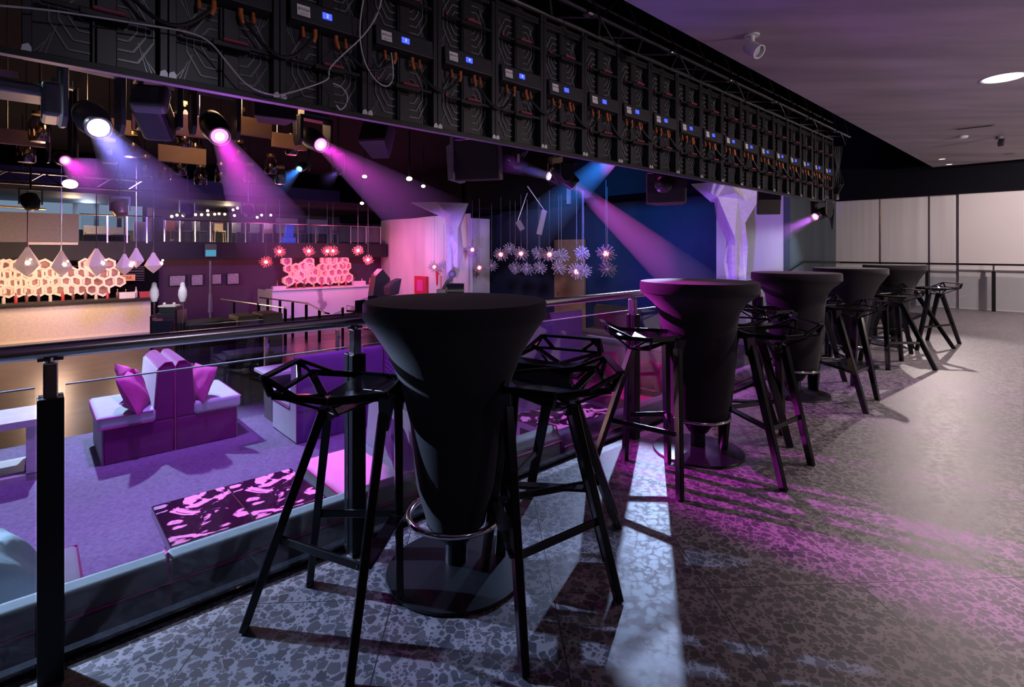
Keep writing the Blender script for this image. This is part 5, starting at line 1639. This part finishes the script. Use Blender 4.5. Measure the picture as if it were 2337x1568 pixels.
yR = 11.6
V = dict(a=at(1577, 420, yR - .9), b=at(1662, 412, yR - .6), c=at(1745, 432, yR - .5), d=at(1621, 459, yR - .35), e=at(1638, 449, yR - .6), f=at(1679, 440, yR - .75), g=at(1701, 459, yR - .5),
         h=at(1630, 460, yR - .2), i=at(1636, 503, yR - .15), j=at(1669, 537, yR - .45), k=at(1677, 542, yR - .5), l=at(1684, 453, yR - .55), m=at(1692, 497, yR - .35), n=at(1701, 509, yR - .3),
         o=at(1707, 563, yR - .25), p=at(1702, 650, yR - .2), q=at(1660, 650, yR - .35), r=at(1652, 598, yR - .3), s=at(1661, 556, yR - .3), t=at(1678, 598, yR - .15), u=at(1697, 625, yR - .25), v=at(1696, 560, yR - .2))
faceted('tall white faceted column lit violet, right of the stage', V, ['abed', 'bfe', 'bcgf', 'edh', 'ehij', 'elk', 'ekj', 'flg', 'efl', 'glm', 'gmn', 'gcn', 'lmk', 'mnov', 'mvk', 'ijs', 'jks', 'skt', 'kvt', 'srt', 'rqut', 'tvu', 'vopu', 'qpu'], .25)
yL = 18.4
V = dict(a=at(938, 462, yL - 1.2), b=at(995, 461, yL - 1), c=at(1069, 464, yL - .5), d=at(1009, 495, yL - .4), e=at(1000, 466, yL - .9), f=at(1025, 492, yL - .6), g=at(1011, 497, yL - .3), h=at(1028, 535, yL - .6), i=at(1045, 522, yL - .5),
         j=at(1032, 490, yL - .6), k=at(1052, 516, yL - .3), l=at(1024, 585, yL - .4), m=at(1034, 600, yL - .4), n=at(1043, 636, yL - .3), o=at(1058, 580, yL - .2), p=at(1045, 560, yL - .5))
faceted('white faceted column lit lilac before the curved white wall', V, ['aed', 'abe', 'edf', 'befj', 'bcj', 'dgf', 'gfh', 'fjh', 'jih', 'jci', 'cki', 'ghl', 'hpl', 'hip', 'ikop', 'lpm', 'mpn', 'pon'], .2)

# stage odds and ends
for k, (px, py, y_, lab) in enumerate(((1236, 508, 13.0, 'tall slim line speaker hanging tilted above the pendants'), (1187, 515, 14.5, 'small angled speaker hanging left of the tall slim one'))):
    p_ = at(px, py, y_)
    t = thing('line_speaker', lab, 'speaker', p_)
    w = .14 if k == 0 else .16
    h_ = .62 if k == 0 else .28
    R2 = Matrix.Rotation(.22 if k == 0 else -.5, 3, 'Y')
    obj('cabinet', MB().box((0, 0, 0), (w, .16, h_), rot=R2), 'speaker', t, bevel=.01)
    obj('hanger', MB().bar(R2 @ Vector((0, 0, h_ / 2)), (-.35 if k == 0 else .2, 0, .9), .02, .02), 'fixture', t)
p_ = at(1298, 430, 7.5)
t = thing('cream_banner', 'narrow cream strap hanging below the foil wrapped head', 'strap', p_)
obj('strap', MB().lim(-.03, .03, -.01, .01, -.22, .12), 'cream', t)
obj('hanger', MB().cyl((0, 0, .12), (0, 0, 4.31 - p_.z), .012, seg=6), 'fixture', t)
p_ = onu(1300, 560, 13.1)
t = thing('wood_door', 'brown wooden door set in the navy backdrop', 'door', Vector((p_.x, p_.y, ZH)), RZ)
obj('leaf', MB().lim(-.04, .04, -.65, .65, 0, 2.9), 'wood', t)
obj('handle', MB().lim(-.08, -.04, .45, .5, 1.0, 1.15), 'steel', t)
t = thing('dj_booth', 'dark booth with a glowing white edge before the left column', 'booth', uv(*un(at(1053, 665, 16.5)), ZH), RZ - .7)
obj('body', MB().lim(-.6, .6, 0, .6, 0, 1.15), 'screen', t, bevel=.02)
obj('light_edge', MB().lim(-.6, .6, -.03, 0, 1.13, 1.16), 'lamp_white', t)
t = thing('dj_console', 'dark console with a small robot arm on a pale plinth', 'console', uv(*un(at(1010, 668, 17.3)), ZH), RZ - .7)
obj('plinth', MB().lim(-.2, .1, 0, .4, 0, 1.25), 'plaster', t)
obj('console', MB().lim(.15, .7, 0, .3, 0, 1.45), 'screen', t)
obj('arm', MB().tube([(.0, .2, 1.25), (.15, .2, 1.5), (.3, .2, 1.62)], .06, 8).ball((.3, .2, 1.75), .13, 10, 8), 'fixture_grey', t)
p_ = onu(964, 651, 11.5)
t = thing('fire_hose_box', 'red fire hose box on the curved white wall', 'fire box', p_, RZ)
obj('case', MB().lim(-.12, .1, -.42, .42, -.36, .36), 'red_box', t, bevel=.02)
obj('window', MB().lim(-.125, -.12, -.2, .2, -.22, .22), 'pillow', t)
p_ = onu(997, 636, 11.3)
t = thing('wall_banner', 'narrow red banner sign on the curved white wall', 'sign', p_, RZ)
obj('banner', MB().prism([(0, -.08, .28), (0, .08, .28), (0, .05, -.2), (0, 0, -.28), (0, -.05, -.2)], (.02, 0, 0)), 'red_box', t)
p_ = at(872, 630, 19.5)
t = thing('rock_prop', 'dark angular rock shaped prop right of the marble bar', 'prop', Vector((p_.x, p_.y, ZH)), RZ)
obj('body', MB().prism([(-.35, 0, 0), (.35, 0, 0), (.33, 0, 1.5), (.02, 0, 1.85), (-.25, 0, 1.6), (-.36, 0, .9)], (0, .4, 0)), 'fixture', t)
p_ = at(905, 640, 18.5)
t = thing('lounge_chair', 'dark winged chair before the curved white wall', 'chair', Vector((p_.x, p_.y, ZH)), RZ)
obj('back', MB().prism([(-.25, 0, .95), (.1, 0, 1.0), (.22, 0, 1.55), (-.05, 0, 1.45), (-.3, 0, 1.25)], (0, .4, 0)), 'purple_wall', t, bevel=.03)
obj('leg', MB().cyl((0, .2, 0), (.05, .2, .95), .05), 'fixture', t)

# ------------------------------------------------------------------ hall back wall: pictures, signs
for k, (x0, x1, y0, y1) in enumerate(((385, 424, 627, 654), (435, 464, 625, 653), (482, 506, 624, 650), (517, 546, 622, 650))):
    a, b_ = onn(x0, y1, 21.45), onn(x1, y0, 21.45)
    w, h_ = un(b_)[0] - un(a)[0], b_.z - a.z
    t = thing('wall_picture', 'silver grey square picture on the dark wall, %s' % nth(k, 4, 'the marble bar', True), 'picture', uv(un(a)[0], 21.44, a.z), RZ, 'pictures on the dark hall wall')
    obj('print', MB().lim(.03, w - .03, -.03, -.02, .03, h_ - .03), 'picture', t)
    obj('frame', MB().lim(0, w, -.02, .02, 0, h_), 'black', t)
p_ = onn(481, 577, 20.3)
t = thing('exit_sign', 'small cyan lit exit sign under the gallery edge', 'sign', p_, RZ)
obj('face', MB().lim(-.16, .16, -.02, .02, -.12, .10), 'exit_sign', t)
obj('housing', MB().lim(-.18, .18, .0, .05, -.14, .30), 'fixture', t)
p_ = onn(480, 640, 19.5)
t = thing('floor_pole', 'slender grey pole standing before the dark picture wall', 'pole', Vector((p_.x, p_.y, ZH)), RZ)
obj('shaft', MB().cyl((0, 0, .05), (0, 0, 2.2), .03, seg=10).cyl((0, 0, .5), (0, 0, 1.1), .07, .05, 10), 'fixture_grey', t)
obj('base', MB().cyl((0, 0, 0), (0, 0, .05), .2), 'fixture', t)
p_ = onn(291, 634, 20.8)
t = thing('bar_sign', 'small orange sign board right of the cream honeycomb', 'sign', p_, RZ)
obj('board', MB().lim(-.2, .2, -.02, .02, -.1, .1), 'orange_sign', t)
obj('lettering', text_on(text_mesh('BAR', .13), (0, -.022, 0), (1, 0, 0), (0, 0, 1)), 'ink', t)

# ------------------------------------------------------------------ upper gallery
NG = 20.45
ga = [un(onn(x, 530, NG))[0] for x in (375, 410, 445, 480, 520, 560, 600, 640, 680, 720, 755, 800, 835, 868)]
t = thing('gallery_railing', 'glass railing of the upper gallery over the marble bar', 'railing', uv(0, NG, 1.58), RZ)
obj('rail', MB().cyl((ga[0], 0, .72), (ga[-1], 0, .72), .025, seg=8), 'steel', t)
obj('pane', MB().lim(ga[0], ga[-1], .02, .03, .05, .68), 'glass', t)
for u_ in ga:
    obj('post', MB().lim(u_ - .02, u_ + .02, -.02, .02, 0, .72), 'steel', t)
gb = [un(onn(x, 530, NG))[0] for x in (-40, 65, 180, 245, 290, 335)]
t = thing('gallery_parapet', 'solid grey parapet of the upper gallery at the left', 'parapet', uv(0, NG, 1.58), RZ)
obj('panel', MB().lim(gb[0], gb[2], 0, .08, -.05, .80), 'grey', t)
obj('rail', MB().cyl((gb[0], -.05, .95), (un(onn(105, 480, NG))[0], -.05, .9), .03, seg=8), 'gold', t)
obj('skirting', MB().lim(gb[1], gb[2] - .02, -.02, .1, -.12, -.05), 'cream', t)
t = thing('gallery_railing', 'glass railing of the gallery before the warm lit lounge', 'railing', uv(0, NG, 1.58), RZ)
obj('rail', MB().cyl((gb[2], 0, .80), (gb[5] + .4, 0, .80), .025, seg=8), 'steel', t)
obj('pane', MB().lim(gb[2] + .05, gb[5] + .35, .02, .03, 0, .76), 'glass', t)
for u_ in gb[3:]:
    obj('post', MB().lim(u_ - .02, u_ + .02, -.02, .02, -.05, .80), 'steel', t)
# lit windows behind the left gallery
wu = [un(onn(x, 480, 24.6))[0] for x in (-60, 172, 220, 272, 330)]
for k in range(4):
    o = structure('window_%d' % (k + 1), MB().lim(wu[k] + .05, wu[k + 1] - .05, 0, .05, 2.05, 3.0), 'window', 'lit bluish interior window behind the gallery, %s' % nth(k, 4, 'the cream curtain', True))
    o.location = uv(0, 24.6, 0)
    o.rotation_euler = (0, 0, RZ)
for k in range(5):
    o = structure('trim_%d' % (6 + k), MB().lim(wu[k] - .07, wu[k] + .07, -.05, .08, 1.58, 3.0), 'black')
    o.location = uv(0, 24.6, 0)
    o.rotation_euler = (0, 0, RZ)
o = structure('wall_back', MB().lim(wu[2], wu[4] + .3, .06, .2, 1.58, 3.0), 'room_warm', 'warm lit wall of the gallery lounge')
o.location = uv(0, 24.9, 0)
o.rotation_euler = (0, 0, RZ)
for k, (x0, x1, z0, z1, n, m_, lab) in enumerate(((190, 245, 1.58, 2.15, 23.4, 'cream', 'cream bench back in the gallery lounge, left one'), (248, 292, 1.58, 2.12, 23.4, 'cream', 'cream bench back in the gallery lounge, right one'), (305, 345, 1.58, 2.3, 22.5, 'cream', 'cream curtain panel at the end of the gallery lounge'))):
    a, b_ = un(onn(x0, 530, n))[0], un(onn(x1, 530, n))[0]
    t = thing('lounge_bench' if k < 2 else 'curtain_panel', lab, 'bench' if k < 2 else 'curtain', uv(a, n, z0), RZ)
    obj('back', MB().lim(0, b_ - a, 0, .12, 0, z1 - z0), m_, t, bevel=.02)
    if k < 2:
        obj('seat', MB().lim(0, b_ - a, -.45, 0, 0, .25), 'black', t, bevel=.02)
        obj('cushion', MB().lim(.05, b_ - a - .05, -.46, -.05, .25, .34), 'cream', t, bevel=.02)
# gallery chairs, tables
rnd = random.Random(5)
for k, x in enumerate((395, 418, 455, 500, 545, 580, 612, 690, 760)):
    n = 21.6 + rnd.uniform(0, .8)
    u_ = un(onn(x, 540, n))[0]
    m_ = 'gold' if k % 3 == 0 else 'fixture_grey'
    t = thing('gallery_chair', 'small chair behind the gallery railing, %s' % nth(k, 9, 'the curved white wall', True), 'chair', uv(u_, n, 1.58), RZ + rnd.uniform(-.6, .6), 'gallery chairs')
    obj('back', MB().lim(-.18, .18, .16, .2, .42, .8), m_, t, bevel=.02)
    obj('seat', MB().lim(-.19, .19, -.2, .2, .38, .43), m_, t, bevel=.01)
    for x_, y_ in ((-.16, -.17), (.16, -.17), (-.16, .17), (.16, .17)):
        obj('leg', MB().bar((x_, y_, .4), (x_ * 1.15, y_ * 1.1, 0), .03, .03), m_, t)
u_ = un(onn(655, 540, 21.2))[0]
t = thing('gallery_chair', 'bright blue plastic chair behind the gallery railing', 'chair', uv(u_, 21.2, 1.58), RZ)
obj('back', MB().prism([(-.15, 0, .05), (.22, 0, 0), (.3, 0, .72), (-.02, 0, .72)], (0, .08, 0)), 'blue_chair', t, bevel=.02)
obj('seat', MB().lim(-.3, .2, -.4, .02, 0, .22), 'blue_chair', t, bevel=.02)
# strings of warm dots in the gallery
dots = [(392, 494), (404, 491), (418, 492), (446, 490), (460, 490), (475, 490), (490, 489), (500, 488), (513, 489), (532, 479), (535, 492), (576, 491), (587, 496), (597, 491), (618, 491), (474, 481), (542, 475)]
for k, (x, y) in enumerate(sorted(dots)):
    p_ = onn(x, y, 22.0)
    t = thing('dot_lamp', 'tiny warm lamp under the gallery ceiling, %s' % nth(k, len(dots), 'the curved white wall', True), 'lamp', p_, 0, 'tiny lamps in the gallery')
    obj('bulb', MB().ball((0, 0, 0), .05, 8, 6), 'dot', t, smooth=True)
    obj('cord', MB().cyl((0, 0, .04), (0, 0, 2.98 - p_.z), .006, seg=5), 'cable', t)
for k, x in enumerate((672, 742)):
    u_ = un(onn(x, 490, 24.5))[0]
    t = thing('hanging_screen', ['pale hanging panel on the dark gallery wall, left one', 'pale hanging panel on the dark gallery wall, right one'][k], 'panel', uv(u_, 25.5, 2.1), RZ)
    obj('panel', MB().lim(-.5, .5, -.05, 0, 0, .7), 'plaster', t)
    obj('frame', MB().lim(-.53, .53, -.02, 0.02, -.03, .73), 'grey', t)
# hanging stage lights before the gallery
for k, (x, y, n, m_) in enumerate(((70, 462, 15.5, 'fixture'), (273, 478, 15.0, 'gold'), (428, 482, 17.0, 'fixture'), (567, 484, 17.0, 'fixture'))):
    p_ = onn(x, y, n)
    t = thing('par_light', 'dark stage lantern hanging before the gallery, %s' % nth(k, 4, 'the curved white wall', True), 'stage light', p_, RZ, 'stage lanterns before the gallery')
    obj('housing', MB().lathe([(0, -.16), (.15, -.16), (.17, .0), (.12, .16), (0, .18)], 16, (0, 0, 0), (0.2, -.5, -.8)), m_, t, smooth=True)
    obj('yoke', MB().lim(-.2, -.17, -.03, .03, -.05, .28).lim(.17, .2, -.03, .03, -.05, .28).lim(-.2, .2, -.03, .03, .26, .30), 'fixture', t)
    obj('hook', MB().cyl((0, 0, .3), (0, 0, 3.4 - p_.z), .02, seg=8), 'fixture', t)
# hall ceiling truss before the left gallery
a, b_ = onn(-30, 440, 15.6), onn(330, 458, 15.6)
t = thing('lighting_truss', 'pale slim truss hanging before the left gallery', 'truss', uv(un(a)[0], 15.6, 2.75), RZ)
LL = un(b_)[0] - un(a)[0]
obj('chord', MB().cyl((0, 0, 0), (LL, 0, 0), .03, seg=8), 'steel', t)
obj('chord', MB().cyl((0, 0, .25), (LL, 0, .25), .03, seg=8), 'steel', t)
br = MB()
for k in range(int(LL / .3)):
    br.cyl((k * .3, 0, .25 * (k % 2)), (k * .3 + .3, 0, .25 * (1 - k % 2)), .014, seg=5)
obj('bracing', br, 'steel', t)
for k in (.2, .8):
    obj('hanger', MB().cyl((LL * k, 0, .25), (LL * k, 0, 1.5), .012, seg=6), 'steel', t)
# small bright ceiling lamps
for x, y, n, r_, lab in ((934, 408, 11.5, .075, 'brightest round hall ceiling lamp with a star glare'), (832, 403, 12.5, .06, 'round hall ceiling lamp left of the brightest one'), (826, 464, 17.5, .07, 'small ceiling lamp under the gallery soffit by the white wall'), (160, 420, 13.0, .12, 'bright warm lamp by the slim truss at left'), (966, 425, 13.0, .06, 'dim flat hall lamp right of the brightest one')):
    p_ = onn(x, y, n)
    t = thing('hall_lamp', lab, 'ceiling light', p_)
    obj('bulb', MB().ball((0, 0, 0), r_, 14, 10, (1, 1, .7)), 'lamp_warm', t, smooth=True)
    obj('fitting', MB().cyl((0, 0, r_ * .5), (0, 0, 4.3 - p_.z), r_ * .3, seg=8), 'fixture', t)
